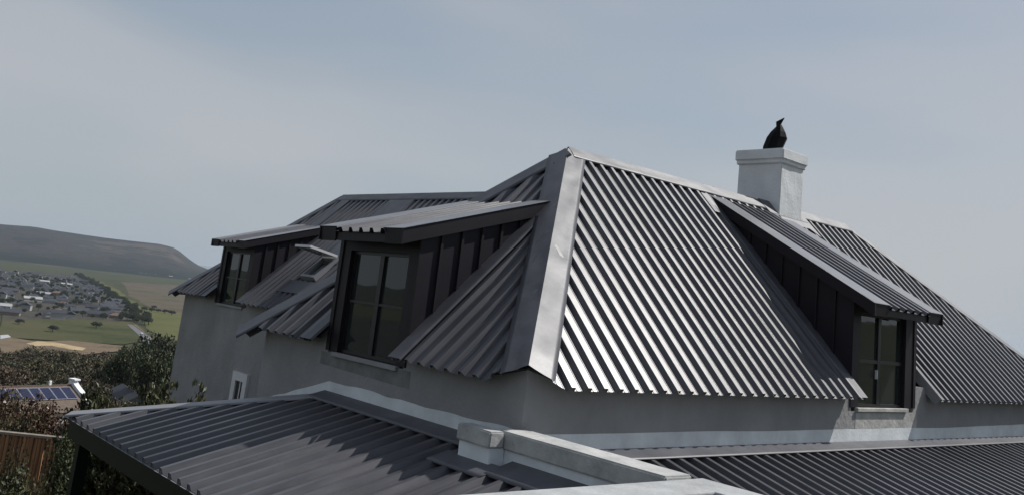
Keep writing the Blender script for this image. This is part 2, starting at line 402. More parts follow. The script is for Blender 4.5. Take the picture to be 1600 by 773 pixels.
def ring_patch(name, a0, a1, r0, r1, m, lift):
    P = [(r*math.cos(math.radians(a)), r*math.sin(math.radians(a)), -60+lift) for a, r in [(a0+(a1-a0)*k/10, r0) for k in range(11)]+[(a1+(a0-a1)*k/10, r1) for k in range(11)]]
    return structure(mesh_obj(name, P, [tuple(range(22))], m))
ring_patch('town_ground', 92, 138, 760, 1500, 'town_ground', .3); ring_patch('field', 92, 138, 1700, 2600, 'green_field', .3); ring_patch('sand', 92, 138, 620, 700, 'sand', .3)
if 0: patch('wood', [(0, 382.6), (60, 388), (130, 399), (180, 407), (130, 406.5), (60, 400), (0, 395)], 'wood', .2, .1)
structure(mesh_obj('sea', [(2700, 5600, -59.9), (60000, 5600, -59.9), (60000, 60000, -59.9), (9000, 60000, -59.9), (3050, 7200, -59.9)], [(0, 1, 2, 3, 4)], 'sea'))

# ------------------------------------------------------------------ the house
S = 1.166
Cx, Cy, Cz = 4.99416, 5.32721, -.67572
C1y = 10.33076
AX = Vector((7.63947, 7.82852, 1.86622))
OV = .18; Wx, Wy = Cx+OV, Cy+OV
tl = (AX.z-Cz)/(AX.x-Cx); tr = (AX.z-Cz)/(AX.y-Cy)
GZ = -4.45
RE = Vector((14.53, AX.y, AX.z))            # end of the main ridge
RC = Vector((18.45, Cy, Cz))                # its right eave corner
WX2 = 8.17; EX2 = WX2-.2; WRX = 10.67; WRZ = 1.875; WEY = 18.24; WCY = 20.45
tw = (WRZ-Cz)/(WRX-EX2)
house = empty('house', (9, 9, GZ), 'large plastered house with charcoal ribbed metal hip roofs, dormers and a white chimney', 'house')

# walls ------------------------------------------------
D1a, D1b = 7.22, 8.70                       # dormer cheeks
DRa, DRb = 10.48, 12.16
D2o = 9.87
ZT, ZW = -.52, -.765
mb = MB()
mb.box((Wx, Wy, GZ-3), (Wx+.22, 10.15, ZW))
mb.box((Wx, Wy, ZW), (Wx+.22, D1a+.03, ZT)); mb.box((Wx, D1b-.03, ZW), (Wx+.22, 10.15, ZT))
mb.box((Wx+.22, 9.93, GZ-3), (WX2, 10.15, ZT))
mb.build('wall', 'plaster', house)
mb = MB()
mb.box((Wx+.22, Wy, GZ-3), (18.27, Wy+.22, -.845)); mb.box((Wx+.22, Wy, -.845), (DRa+.03, Wy+.22, ZT)); mb.box((DRb-.03, Wy, -.845), (18.27, Wy+.22, ZT))
mb.box((18.05, Wy+.22, GZ-3), (18.27, 13.0, ZT))
mb.build('wall', 'plaster', house)
mb = MB()
a2, b2 = D1a+D2o, D1b+D2o
mb.box((WX2, 9.93, GZ-5), (WX2+.22, 20.2, ZW)); mb.box((WX2, 9.93, ZW), (WX2+.22, a2+.03, ZT)); mb.box((WX2, b2-.03, ZW), (WX2+.22, 20.2, ZT))
mb.box((WX2+.22, 19.98, GZ-5), (13.2, 20.2, ZT))
mb.build('wall', 'plaster', house)

def wavy_sheet(name, pts_lo, pts_hi, nrm, m, thick=.004, amp=.02, seed=0, n=60):
    """thin painted band on a wall: lower and upper polylines, the upper one uneven"""
    def at(pl, t):
        ls = [(Vector(b)-Vector(a)).length for a, b in zip(pl, pl[1:])]; T = sum(ls)*t
        for (a, b), l_ in zip(zip(pl, pl[1:]), ls):
            if T <= l_+1e-9: return Vector(a).lerp(Vector(b), T/l_)
            T -= l_
        return Vector(pl[-1])
    lo, hi = [], []
    for i in range(n+1):
        t = i/n; p = at(pts_lo, t); q = at(pts_hi, t)
        q = q+Vector((0, 0, amp*(mnoise.noise(Vector((t*9, seed, 0)))+.25*mnoise.noise(Vector((t*23, seed, 2))))))
        lo.append(p); hi.append(q)
    nrm = Vector(nrm)*thick; vv = [p+nrm for p in lo]+[p+nrm for p in hi]+lo+hi; w = n+1; ff = []
    for i in range(n):
        ff += [(i, i+1, w+i+1, w+i), (w+i, w+i+1, 3*w+i+1, 3*w+i)]
    return mesh_obj(name, vv, ff, m, house)
b1 = wavy_sheet('painted_band', [(5.32, Wy, -1.26), (18.2, Wy, -1.26)], [(5.32, Wy, -1.052), (13, Wy, -1.04), (18.2, Wy, -.985)], (0, -1, 0), 'band_paint', amp=.012, seed=2, n=160)
b1['label'] = 'whitish waterproofing paint band along the wall foot above the lower roof'
wavy_sheet('painted_band', [(Wx, 5.5, -1.26), (Wx, 8.6, -1.26), (Wx, 10.14, -1.62)], [(Wx, 5.5, -1.03), (Wx, 8.55, -1.055), (Wx, 10.14, -1.50)], (-1, 0, 0), 'band_paint', amp=.022, seed=5, n=60)
# plaster below the right dormer sill, colour raised to strengthen the sunlit patch
wavy_sheet('plaster_patch', [(10.62, Wy, -1.12), (12.25, Wy, -1.10)], [(10.62, Wy, -.85), (12.25, Wy, -.85)], (0, -1, 0), 'plaster_pale', thick=.003, amp=.0, seed=8, n=20)
wavy_sheet('plaster_patch', [(Wx, 7.12, -.93), (Wx, 8.8, -.90)], [(Wx, 7.12, -.77), (Wx, 8.8, -.77)], (-1, 0, 0), 'plaster_damp', thick=.003, amp=.0, seed=9, n=20)

# main left hip end -----------------------------------
def uvtri(*p): return [tuple(q) for q in p]
SLl = math.hypot(AX.x-Cx, AX.z-Cz); Vl = Vector((AX.x-Cx, 0, AX.z-Cz)).normalized()
DZ1, DS1, DO1 = .515, .296, .245                       # dormer roof front height, slope, overhang
def meet(t, z0, ov, zt, s, oh): return (z0+ov*t-zt-s*oh)/(t-s)      # outward coordinate where dormer roof meets the slope (negative = inwards)
om1 = meet(tl, Cz, OV, DZ1, DS1, DO1); vm1 = (Wx-om1-Cx)/Vl.x
tri = [(0, 0), (C1y-Cy, 0), (AX.y-Cy, SLl)]
def foot(poly, p0, p1, t=.066):      # trim the sheets square to the hip below the flashing's end
    d = (p1[0]-p0[0], p1[1]-p0[1]); n = math.hypot(*d); d = (d[0]/n, d[1]/n)
    return clip(poly, -d[0], -d[1], -(d[0]*p0[0]+d[1]*p0[1]+t*n-.012))
tri = foot(tri, tri[0], tri[2])
du0, du1 = D1a-Cy, D1b-Cy
polys = [clip(tri, 1, 0, du0), clip(tri, -1, 0, -du1), clip(clip(clip(tri, -1, 0, -du0), 1, 0, du1), 0, -1, -vm1)]
roof_face((Cx, Cy, Cz), (0, 1, 0), Vl, [p for p in polys if len(p) > 2], house, phase=.05)
# main right slope
SLr = math.hypot(AX.y-Cy, AX.z-Cz); Vr = Vector((0, AX.y-Cy, AX.z-Cz)).normalized()
DZR, DSR, DOR = .420, .530, .275
omR = meet(tr, Cz, OV, DZR, DSR, DOR); vmR = (Wy-omR-Cy)/Vr.y
quad = [(0, 0), (RC.x-Cx, 0), (RE.x-Cx, SLr), (AX.x-Cx, SLr)]; quad = foot(quad, quad[0], quad[3])
uL, uR, uG = DRa-Cx, DRb-Cx, 12.5-Cx
polys = [clip(quad, 1, 0, uL), clip(quad, -1, 0, -uG), clip(clip(clip(quad, -1, 0, -uL), 1, 0, uR), 0, -1, -vmR), clip(clip(clip(quad, -1, 0, -uR), 1, 0, uG), 0, -1, -.75)]
roof_face((Cx, Cy, Cz), (1, 0, 0), Vr, polys, house, phase=.365)
# right hip end, back slopes (decks only where the photo cannot see)
P4 = lambda *p: [Vector(q) for q in p]
def slab(name, pts, m='roof', t=.05):
    P = P4(*pts); n = (P[1]-P[0]).cross(P[2]-P[0]).normalized()
    if n.z < 0: n = -n
    return MB().prism([p-n*.012 for p in P], -n*t).build(name, m, house)
slab('roof_face', [(RC.x, Cy, Cz), (RC.x, 10.33, Cz), (RE.x, AX.y, AX.z)])
slab('roof_face', [(RC.x, 10.33, Cz), (RE.x, AX.y, AX.z), (WRX, AX.y, AX.z), (13.37, 10.33, Cz)])
slab('roof_face', [(13.37, 10.33, Cz), (WRX, AX.y, WRZ), (WRX, WEY, WRZ), (13.37, WCY, Cz)])
slab('roof_face', [(13.37, WCY, Cz), (WRX, WEY, WRZ), (EX2, WCY, Cz)])
# +Y slope of the end block, in the valley against the wing
Vb = Vector((0, -(C1y-AX.y), AX.z-Cz)).normalized(); SLb = math.hypot(C1y-AX.y, AX.z-Cz)
roof_face((Cx, C1y, Cz), (1, 0, 0), Vb, [[(0, 0), (EX2-Cx, 0), (WRX-Cx, SLb), (AX.x-Cx, SLb)]], house, phase=.1)
# wing slope facing -X
SLw = math.hypot(WRX-EX2, WRZ-Cz); Vw = Vector((WRX-EX2, 0, WRZ-Cz)).normalized()
om2 = meet(tw, Cz, .2, DZ1, DS1, DO1); vm2 = (WX2-om2-EX2)/Vw.x
Y0 = C1y
wq = [(0, 0), (WCY-Y0, 0), (WEY-Y0, SLw), (AX.y-Y0, SLw)]
e0, e1 = a2-Y0, b2-Y0
polys = [clip(wq, 1, 0, e0), clip(wq, -1, 0, -e1), clip(clip(clip(wq, -1, 0, -e0), 1, 0, e1), 0, -1, -vm2)]
roof_face((EX2, Y0, Cz), (0, 1, 0), Vw, polys, house, phase=.02)

# ridge and hip flashings -----------------------------
nL = Vector((-Vl.z, 0, Vl.x)); nR = Vector((0, -Vr.z, Vr.y)); LIFT = RH+.006
def hipcap(P0, P1, Ua, Na, Ub, Nb, wa, m='flashing', seed=0, amp=.006, t0=0., t1=1.):
    P0, P1 = Vector(P0), Vector(P1); D = (P1-P0).normalized()
    A, B = Q0 = P0.lerp(P1, t0), P0.lerp(P1, t1)
    # lifted fold: on both lifted planes
    k = LIFT/(1+Na.dot(Nb)); off = (Na+Nb)*k
    fa = Na.cross(D); fa = fa if fa.dot(Ua) > 0 else -fa
    fb = Nb.cross(D); fb = fb if fb.dot(Ub) > 0 else -fb
    nm = 'hip_flashing' if abs(D.z) > .05 else 'ridge_flashing'; A, B = A+off, B+off; Lt = (B-A).length; k = max(1, round(Lt/4.6))
    for i in range(k):                     # lengths lapped like tiles, the upper one over the lower
        q0, q1 = A.lerp(B, max(0, i/k-.05/Lt*(i > 0))), A.lerp(B, (i+1)/k)
        lf = (Na+Nb).normalized()*(.002*i if k > 1 else 0)
        o = cap(nm, q0+lf, q1+lf, [fa.normalized()*wa, fb.normalized()*wa], house, m, amp, seed+i*13)
    return o
Cc = Vector((Cx, Cy, Cz)); C1 = Vector((Cx, C1y, Cz)); nB = Vector((0, Vb.z, -Vb.y)); nB = nB if nB.z > 0 else -nB
nW = Vector((-Vw.z, 0, Vw.x))
hipcap(Cc, AX, Vector((0, 1, 0)), nL, Vector((1, 0, 0)), nR, .265, seed=1, amp=.012, t0=.052)
hipcap(C1, AX, Vector((0, -1, 0)), nL, Vector((1, 0, 0)), nB, .28, seed=2, amp=.006, t0=-.02)
hipcap(AX, RE, Vector((0, -1, 0)), nR, Vector((0, 1, 0)), nB, .20, seed=3, amp=.006)
nE = (Vector((RC.x, 10.33, Cz))-Vector((RC.x, Cy, Cz))).cross(RE-Vector((RC.x, Cy, Cz))).normalized(); nE = nE if nE.z > 0 else -nE
hipcap(RC, RE, Vector((-1, 0, 0)), nR, Vector((0, 1, 0)), nE, .17, seed=4, amp=.006)
nWb = Vector((Vw.z, 0, Vw.x))
hipcap((WRX, AX.y, WRZ), (WRX, WEY, WRZ), Vector((-1, 0, 0)), nW, Vector((1, 0, 0)), nWb, .24, seed=5)
WC = Vector((EX2, WCY, Cz)); WE = Vector((WRX, WEY, WRZ)); nWe = (WC-Vector((13.37, WCY, Cz))).cross(WE-WC).normalized(); nWe = nWe if nWe.z > 0 else -nWe
hipcap(WC, WE, Vector((0, -1, 0)), nW, Vector((1, 0, 0)), nWe, .24, seed=6, t0=-.015)

# dormers ----------------------------------------------
def dormer(O, ea, eo, ha, hb, ra, rb, zt, sl, oh, tm, ov, win, zsill, zhead, name_label, nrib_phase=.03, gapR=0., fwid=.37, tr_h=.012):
    """O: point on wall plane (z=0), ea along the eave, eo outwards; ha..hb cheek range, ra..rb roof range along ea"""
    O, ea, eo = Vector(O), Vector(ea), Vector(eo); ez = Vector((0, 0, 1))
    P = lambda a, o, z: O+ea*a+eo*o+ez*z
    zm = lambda o: Cz+tm*(ov-o)
    zr = lambda o: zt+sl*(oh-o)
    om = meet(tm, Cz, ov, zt, sl, oh)
    mb = MB()                                             # carcass: jamb blocks, head, lining
    th = .10
    w0, w1 = win[0], win[-1]
    for a0, a1 in ((ha, w0), (w1, hb)): mb.prism([P(a0, 0, zsill), P(a1, 0, zsill), P(a1, 0, zr(0)-.06), P(a0, 0, zr(0)-.06)], eo*-th)
    mb.prism([P(w0, 0, zhead), P(w1, 0, zhead), P(w1, 0, zr(0)-.06), P(w0, 0, zr(0)-.06)], eo*-th)
    d = mb.build('dormer', 'cladding', house); d['label'] = name_label
    # inner lining of cheeks and ceiling, keeps the light out
    mb = MB()
    for a in (ha+.012, hb-.03): mb.prism([P(a, -th, zm(0)-.3), P(a, -th, zr(0)-.07), P(a, om, zr(om)-.07), P(a, om, zm(om)-.3)], ea*.018)
    mb.prism([P(ha+.03, -th, zr(-th)-.075), P(hb-.03, -th, zr(-th)-.075), P(hb-.03, om, zr(om)-.075), P(ha+.03, om, zr(om)-.075)], ez*-.02)
    mb.build('lining', 'deck', d)
    # corner cover strips on the front
    for a0, a1 in ((ha-.012, ha+.055), (hb-.055, hb+.012)): MB().prism([P(a0, .014, zsill), P(a1, .014, zsill), P(a1, .014, zr(0)-.05), P(a0, .014, zr(0)-.05)], eo*-.013).build('corner_trim', 'cladding', d)
    # cheeks: standing seam panels
    for side, a in ((-1, ha), (1, hb)):
        o = 0.
        while o > om+.02:
            o2 = max(o-.255, om+.005)
            zb0, zb1 = zm(o)-.03, zm(o2)-.03
            if o == 0. : zb0 = min(zb0, zsill+.02)
            t0, t1 = zr(o)-.055, zr(o2)-.055
            if t0 <= zb0+.01: break
            t1 = max(t1, zb1+.004)
            m2 = MB().prism([P(a, o, zb0), P(a, o2, zb1), P(a, o2, t1), P(a, o, t0)], ea*side*.006)
            m2.prism([P(a+side*.006, o2+.034, zm(o2+.034)-.03), P(a+side*.006, o2+.004, zb1), P(a+side*.006, o2+.004, t1), P(a+side*.006, o2+.034, zr(o2+.034)-.055)], ea*side*.026)
            m2.build('cladding_panel', 'cladding', d); o = o2
    # window
    fr = MB(); dep = -.045
    def bar(a0, a1, z0, z1, o0=dep, t=.05): fr.prism([P(a0, o0, z0), P(a1, o0, z0), P(a1, o0, z1), P(a0, o0, z1)], eo*-t)
    f = .034
    ztr = zsill+.545
    bar(w0, w1, zsill, zsill+f); bar(w0, w1, zhead-f, zhead); bar(w0, w0+f, zsill+f, zhead-f); bar(w1-f, w1, zsill+f, zhead-f)
    wm = win[1]; bar(wm-.036, wm+.036, zsill+f, zhead-f, dep+.006, .056)
    for x0, x1 in ((w0+f, wm-.036), (wm+.036, w1-f)): bar(x0, x1, ztr-tr_h, ztr+tr_h, dep+.003)
    fr.build('window_frame', 'frame', d)
    for x0, x1 in ((w0+f, wm-.036), (wm+.036, w1-f)):
        for z0, z1 in ((zsill+f, ztr-tr_h), (ztr+tr_h, zhead-f)):
            MB().prism([P(x0, dep-.02, z0), P(x1, dep-.02, z0), P(x1, dep-.02, z1), P(x0, dep-.02, z1)], eo*-.006).build('pane', 'glass', d)
    if gapR: MB().prism([P(wm-.085, dep+.03, zsill+.34), P(wm-.07, dep+.03, zsill+.34), P(wm-.07, dep+.03, zsill+.45), P(wm-.085, dep+.03, zsill+.45)], eo*-.03).build('handle', 'window_white', d)
    MB().fbox(P(0, 0, 0), ea, eo, ez, (w0-.06, -.02, zsill-.05), (w1+.06, .035, zsill-.004)).build('sill', 'plaster_pale' if gapR else 'plaster', d, bevel=.006)
    # roof
    Vd = (P(0, om, zr(om))-P(0, oh, zr(oh))).normalized(); Ld = (P(0, om, zr(om))-P(0, oh, zr(oh))).length
    nd = Vector((0, 0, 1)) - Vd*Vd.z; nd.normalize()
    O2 = P(0, oh, zr(oh))
    fw_ = fwid
    mb = MB().prism([O2+ea*(ra+.03)-nd*.012+Vd*.05, O2+ea*(rb-.03)-nd*.012+Vd*.05, O2+ea*(rb-.03)-nd*.012+Vd*Ld, O2+ea*(ra+.03)-nd*.012+Vd*Ld], -nd*.03)
    mb.build('roof_deck', 'deck', d)
    # sheets
    a = ra+fw_-.06; end = rb-fw_+.06
    phase = ra+fw_+nrib_phase; sw = .8
    k = math.floor((a-phase)/sw)
    while phase+k*sw < end:
        s0, s1 = max(a, phase+k*sw), min(end, phase+(k+1)*sw); k += 1
        us = {s0, s1}
        for i in range(-5, 30):
            for du, _ in PROF:
                x = phase+i*PITCH_R+du
                if s0 < x < s1: us.add(x)
        us = sorted(us); vv, ff, uu = [], [], []
        for u in us:
            uu += [(u, 0), (u, Ld)]
            h = hgt(u, phase); vv += [O2+ea*u-Vd*.035+nd*h, O2+ea*u+Vd*(Ld+.03)+nd*h]
        for i in range(len(us)-1): ff.append((2*i, 2*i+2, 2*i+3, 2*i+1))
        mesh_obj('roof_sheet', vv, ff, 'roof', d, uvs=uu)
    for a0, w in ((ra-.012, fw_), (rb+.012, -fw_)):
        strip('rake_flashing', O2+ea*a0-Vd*.02+nd*LIFT, O2+ea*a0+Vd*(Ld+.08)+nd*LIFT, ea*w, d, 'sunlit_rake', .002, seed=int(a0*10))
    # fascias
    for a0, sd in ((ra, 1), (rb, -1)):
        MB().prism([O2+ea*a0-Vd*.02+nd*LIFT, O2+ea*a0+Vd*Ld+nd*LIFT, O2+ea*a0+Vd*Ld+nd*LIFT-ez*.152, O2+ea*a0-Vd*.02+nd*LIFT-ez*.152], ea*sd*.02).build('fascia_board', 'cladding', d)
    MB().prism([O2+ea*(ra+.02)-Vd*.0-ez*.015, O2+ea*(rb-.02)-ez*.015, O2+ea*(rb-.02)-ez*.10, O2+ea*(ra+.02)-ez*.10], eo*-.022).build('fascia_board', 'cladding', d)
    for a0, a1 in ((ra+.02, ra+fw_-.04), (rb-fw_+.04, rb-.02)):
        MB().prism([O2+ea*a0+nd*(LIFT-.004)+eo*.012, O2+ea*a1+nd*(LIFT-.004)+eo*.012, O2+ea*a1-ez*.11+eo*.012, O2+ea*a0-ez*.11+eo*.012], eo*-.012).build('fascia_board', 'cladding', d)
    MB().prism([P(ra+.02, oh-.03, zr(oh)-.10), P(rb-.02, oh-.03, zr(oh)-.10), P(rb-.02, -.0, zr(0)-.075), P(ra+.02, -.0, zr(0)-.075)], ez*.015).build('soffit', 'cladding', d)
    # foot flashings beside the cheeks
    Vm = Vector(-eo)+ez*tm; Vm.normalize(); nm = (ez-Vm*Vm.z).normalized()
    st = P(0, ov, zm(ov)); Lm = (P(0, om, zm(om))-st).length
    for a0, w in ((ha-.005, -.2), (hb+.005, .2)):
        if w > 0 and gapR: continue
        strip('foot_flashing', st+ea*a0-Vm*.01+nm*LIFT, st+ea*a0+Vm*Lm+nm*LIFT, ea*w, d, 'flashing', .002, seed=int(a0*7))
    return d
dormer((Wx, 0, 0), (0, 1, 0), (-1, 0, 0), D1a, D1b, D1a-.07, D1b+.06, DZ1, DS1, DO1, tl, OV, (7.395, 7.925, 8.495), -.745, .335, 'shed dormer with two tall black-framed window lights on the hip end')
dormer((WX2, D2o, 0), (0, 1, 0), (-1, 0, 0), D1a, D1b, D1a-.07, D1b+.06, DZ1, DS1, DO1, tw, .2, (7.395, 7.925, 8.495), -.745, .335, 'far shed dormer on the rear wing')
dormer((0, Wy, 0), (1, 0, 0), (0, -1, 0), DRa, DRb, DRa-.09, DRb+.10, DZR, DSR, DOR, tr, OV, (10.68, 11.25, 11.89), -.79, .34, 'shed dormer with four dark panes beside the chimney', gapR=.34, fwid=.42, tr_h=.022)
# open side of the right slope beside that dormer
st = Vector((12.5, Cy, Cz))
MB().prism([st-nR*.07, st+nR*LIFT, st+Vr*1.0+nR*LIFT, st+Vr*1.0-nR*.07], (-.006, 0, 0)).build('verge_flashing', 'pale_flashing', house)
strip('verge_flashing', st+nR*(LIFT+.002)-Vr*.01, st+Vr*1.0+nR*(LIFT+.002), Vector((.075, 0, 0)), house, 'flashing', .001, 3, edge=.002)
# flashing strips running up to the ridge above the dormers and the skylight
def upstrip(O, Vs, ns_, a, v0, v1, ea, w, m='flashing'):
    p = Vector(O)+Vector(ea)*a; strip('back_flashing', p+Vs*v0+ns_*(LIFT+.001), p+Vs*v1+ns_*(LIFT+.001), Vector(ea)*w, house, m, .003, int(a*9))
upstrip((Cx, Cy, Cz), Vr, nR, DRa-.32-Cx, vmR-.35, SLr-.18, (1, 0, 0), .20)
upstrip((EX2, Y0, Cz), Vw, nW, a2-.02-Y0+.55, vm2-.05, SLw-.18, (0, 1, 0), .36)
upstrip((EX2, Y0, Cz), Vw, nW, 15.08-Y0, 1.35, SLw-.18, (0, 1, 0), .92)

# skylight, tilted open, on the wing slope
sk = MB()
Os = Vector((EX2, 15.18, Cz)) + Vw*.86; SW, SL_ = .56, .62
fbx = lambda a, b: sk.fbox(Os, (0, 1, 0), Vw, nW, a, b)
fbx((0, 0, 0), (SW, .06, .12)); fbx((0, SL_-.06, 0), (SW, SL_, .12)); fbx((0, .06, 0), (.06, SL_-.06, .12)); fbx((SW-.06, .06, 0), (SW, SL_-.06, .12))
skl = sk.build('skylight', 'pale_flashing', house); skl['label'] = 'roof window standing tilted open on the rear wing slope'
ang = math.radians(54); Hs = Os+Vw*(SL_-.02)+nW*.13; Vt = (-Vw*math.cos(ang)+nW*math.sin(ang)); nt_ = Vector((0, 1, 0)).cross(Vt); nt_ = nt_ if nt_.dot(nW) > 0 else -nt_
s2 = MB()
for a, b in (((-.02, 0, 0), (SW+.02, .05, .045)), ((-.02, SL_-.05, 0), (SW+.02, SL_, .045)), ((-.02, .05, 0), (.03, SL_-.05, .045)), ((SW-.03, .05, 0), (SW+.02, SL_-.05, .045))): s2.fbox(Hs, (0, 1, 0), Vt, nt_, a, b)
s2.build('sash', 'window_white', skl)
MB().fbox(Hs, (0, 1, 0), Vt, nt_, (.03, .05, .015), (SW-.03, SL_-.05, .03)).build('pane', 'far_glass', skl)
upstrip((EX2, Y0, Cz), Vw, nW, 15.02-Y0, .45, .80, (0, 1, 0), 1.04, 'flashing')

# chimney ----------------------------------------------
def rough_box(name, a, b, m, parent, cuts=5, amp=.006, seed=0, bevel=.012):
    bm = bmesh.new(); bmesh.ops.create_cube(bm, size=1)
    for v in bm.verts: v.co = Vector((a[i]+(b[i]-a[i])*(v.co[i]+.5) for i in range(3)))
    bmesh.ops.bevel(bm, geom=list(bm.edges), offset=bevel, segments=2, affect='EDGES')
    bmesh.ops.subdivide_edges(bm, edges=[e for e in bm.edges if e.calc_length() > .12], cuts=cuts, use_grid_fill=True)
    bmesh.ops.triangulate(bm, faces=[f for f in bm.faces if len(f.verts) > 4])
    bb = base_of(parent)
    for v in bm.verts:
        v.co += mnoise.noise_vector(v.co*5+Vector((seed, 0, 0)))*amp - bb
    me = bpy.data.meshes.new(name); bm.to_mesh(me); bm.free(); me.materials.append(M[m])
    o = bpy.data.objects.new(name, me); col.objects.link(o); o.parent = parent; BASE[o.name] = bb; return o
CH = (12.115, 7.635, 12.75, 8.425)
chim = rough_box('chimney', (CH[0], CH[1], 1.15), (CH[2], CH[3], 2.70), 'white_paint', house, 7, .007, 1); chim['label'] = 'square white plastered chimney straddling the ridge'
rough_box('chimney_band', (CH[0]-.028, CH[1]-.028, 2.555), (CH[2]+.028, CH[3]+.028, 2.625), 'white_paint', chim, 3, .004, 2)
rough_box('chimney_cap', (CH[0]-.05, CH[1]-.05, 2.615), (CH[2]+.05, CH[3]+.05, 2.79), 'white_paint', chim, 4, .005, 3, .018)
# cowl: sheet metal hood with a bent fin
cc = Vector((12.40, 7.98, 2.785))
ey, ez_ = Vector((0, 1, 0)), Vector((0, 0, 1)); ex = Vector((1, 0, 0))
def cp(y, z, x=0.): return cc+ey*(y-7.98)+ez_*(z-2.785)+ex*x
rings = [(8.165, 7.82, 2.785, .14), (8.165, 7.82, 2.88, .14), (8.10, 7.755, 3.03, .15), (8.04, 7.785, 3.12, .11), (7.96, 7.83, 3.20, .06), (7.915, 7.865, 3.255, .022)]
vv, ff = [], []
for (ya, yb, z, hx) in rings:
    ym, hw = (ya+yb)/2, (ya-yb)/2
    for k in range(8):
        t = 2*math.pi*k/8; vv.append(cp(ym+hw*math.cos(t), z, hx*math.sin(t)))
for i in range(len(rings)-1):
    for k in range(8): ff.append((i*8+k, i*8+(k+1) % 8, (i+1)*8+(k+1) % 8, (i+1)*8+k))
ff.append(tuple(range(40, 48)))
cowl = mesh_obj('cowl', vv, ff, 'black_metal', chim); cowl['label'] = 'black angular metal cowl with a bent fin on the chimney top'
fin = MB().prism([cp(7.945, 3.19, -.012), cp(7.955, 3.30, -.012), cp(7.815, 3.355, -.012), cp(7.87, 3.262, -.012), cp(7.865, 3.22, -.012)], ex*.024)
fin.build('cowl_fin', 'black_metal', chim)
# flashing round the chimney foot
def onR(x, y, h=.0): return Vector((x, y, Cz+tr*(y-Cy)))+nR*h
strip('chimney_flashing', onR(CH[0]-.16, CH[1]-.14, LIFT+.06), onR(CH[2]+.02, CH[1]-.14, LIFT+.06), Vr*.16, chim, 'flashing', .002, 4)
MB().prism([(CH[0]-.22, 7.60, 1.70), (CH[0], 7.60, 1.70), (CH[0], 7.828, 1.945), (CH[0]-.30, 7.828, 1.945)], (0, 0, .012)).build('chimney_flashing', 'flashing', chim)
MB().prism([(CH[2], 7.56, 1.66), (CH[2]+.24, 7.40, 1.50), (CH[2]+.24, 7.80, 1.90), (CH[2], 7.80, 1.915)], (0, 0, .012)).build('chimney_flashing', 'flashing', chim)

# rear wing that just peeks over the right hip
slab('roof_face', [(15.5, 7.3, -.9), (24.1, 7.3, -.9), (21.65, 9.83, 1.60), (15.5, 9.83, 1.60)])
slab('roof_face', [(24.1, 7.3, -.9), (24.1, 12.3, -.9), (21.65, 9.83, 1.60)])
slab('roof_face', [(15.5, 12.3, -.9), (24.1, 12.3, -.9), (21.65, 9.83, 1.60), (15.5, 9.83, 1.60)])
MB().box((18.3, 7.6, GZ-3), (23.9, 12.1, -.9)).build('wall', 'plaster', house)

# white framed window in the rear wing wall
wf = MB(); x0 = WX2-.05
ya, yb, z1, z0 = 16.42, 17.06, -1.96, -3.15
wf.box((x0, ya, z0), (WX2+.0, ya+.16, z1)).box((x0, yb-.16, z0), (WX2, yb, z1)).box((x0, ya+.16, z1-.16), (WX2, yb-.16, z1)).box((x0, ya+.16, z0), (WX2, yb-.16, z0+.12))
wnd = wf.build('window', 'window_white', house); wnd['label'] = 'narrow window with a broad white surround in the rear wing wall'
MB().box((x0+.035, ya+.16, z0+.12), (WX2-.004, yb-.16, z1-.16)).build('pane', 'far_glass', wnd)
MB().box((x0+.02, ya+.28, z0+.12), (x0+.034, ya+.31, z1-.16)).box((x0+.02, ya+.16, -2.55), (x0+.0335, yb-.16, -2.52)).build('glazing_bar', 'window_white', wnd)
# small pipe stubs on that wall
for yy, zz in ((17.30, -2.52), (17.42, -2.62)):
    MB().box((WX2-.07, yy, zz-.25), (WX2-.03, yy+.03, zz)).build('pipe', 'plaster_pale', house)

# lower left roof (veranda) ----------------------------
PL = .268; ZL = -1.212; EXL = 3.19; TOPX = 5.10; HY = 8.56; LY0 = 3.86
zL = lambda x: ZL-PL*(Wx-x)
Vv = Vector((1, 0, PL)).normalized(); lv = (TOPX-EXL)/Vv.x; nv = Vector((-Vv.z, 0, Vv.x))
HC = Vector((EXL, HY+(TOPX-EXL), zL(EXL)))
roof_face((EXL, LY0, zL(EXL)), (0, 1, 0), Vv, [[(0, 0), (HC.y-LY0, 0), (HY-LY0, lv), (0, lv)]], house, phase=.11, closed=True, label='low-pitched charcoal ribbed veranda roof at the left, crossed by the shadow of the dormer')
Vh = Vector((0, -1, PL)).normalized(); nh = Vector((0, Vh.z, -Vh.y)); lh = (HC.y-HY)/abs(Vh.y)
roof_face((EXL, HC.y, zL(EXL)), (1, 0, 0), Vh, [[(0, 0), (Wx-EXL+1.2, 0), (Wx-EXL+1.2, .01), (TOPX-EXL+.0, lh)]] if False else [[(0, 0), (TOPX-EXL, 0), (TOPX-EXL, lh)]], house, phase=.07)
hipcap(HC, (TOPX, HY, zL(TOPX)), Vector((0, -1, 0)), nv, Vector((1, 0, 0)), nh, .15, seed=8, m='pale_flashing', amp=.003, t0=.02)  # hip flashing coloured pale to stand for the sun falling on it
strip('wall_flashing', (Wx-.004, LY0+1.6, zL(Wx)+LIFT+.006), (Wx-.004, HY+.05, zL(Wx)+LIFT+.006), Vv*-.22, house, 'flashing', .003, 9)
for a, b, c, d_ in ((4.60, 4.83, 5.30, 5.98), (4.66, 4.96, LY0, 5.34)):
    strip('valley_plate', (b, c, zL(b)+LIFT+.004), (b, d_, zL(b)+LIFT+.004), Vv*-(b-a), house, 'flashing', .002, int(a*10))
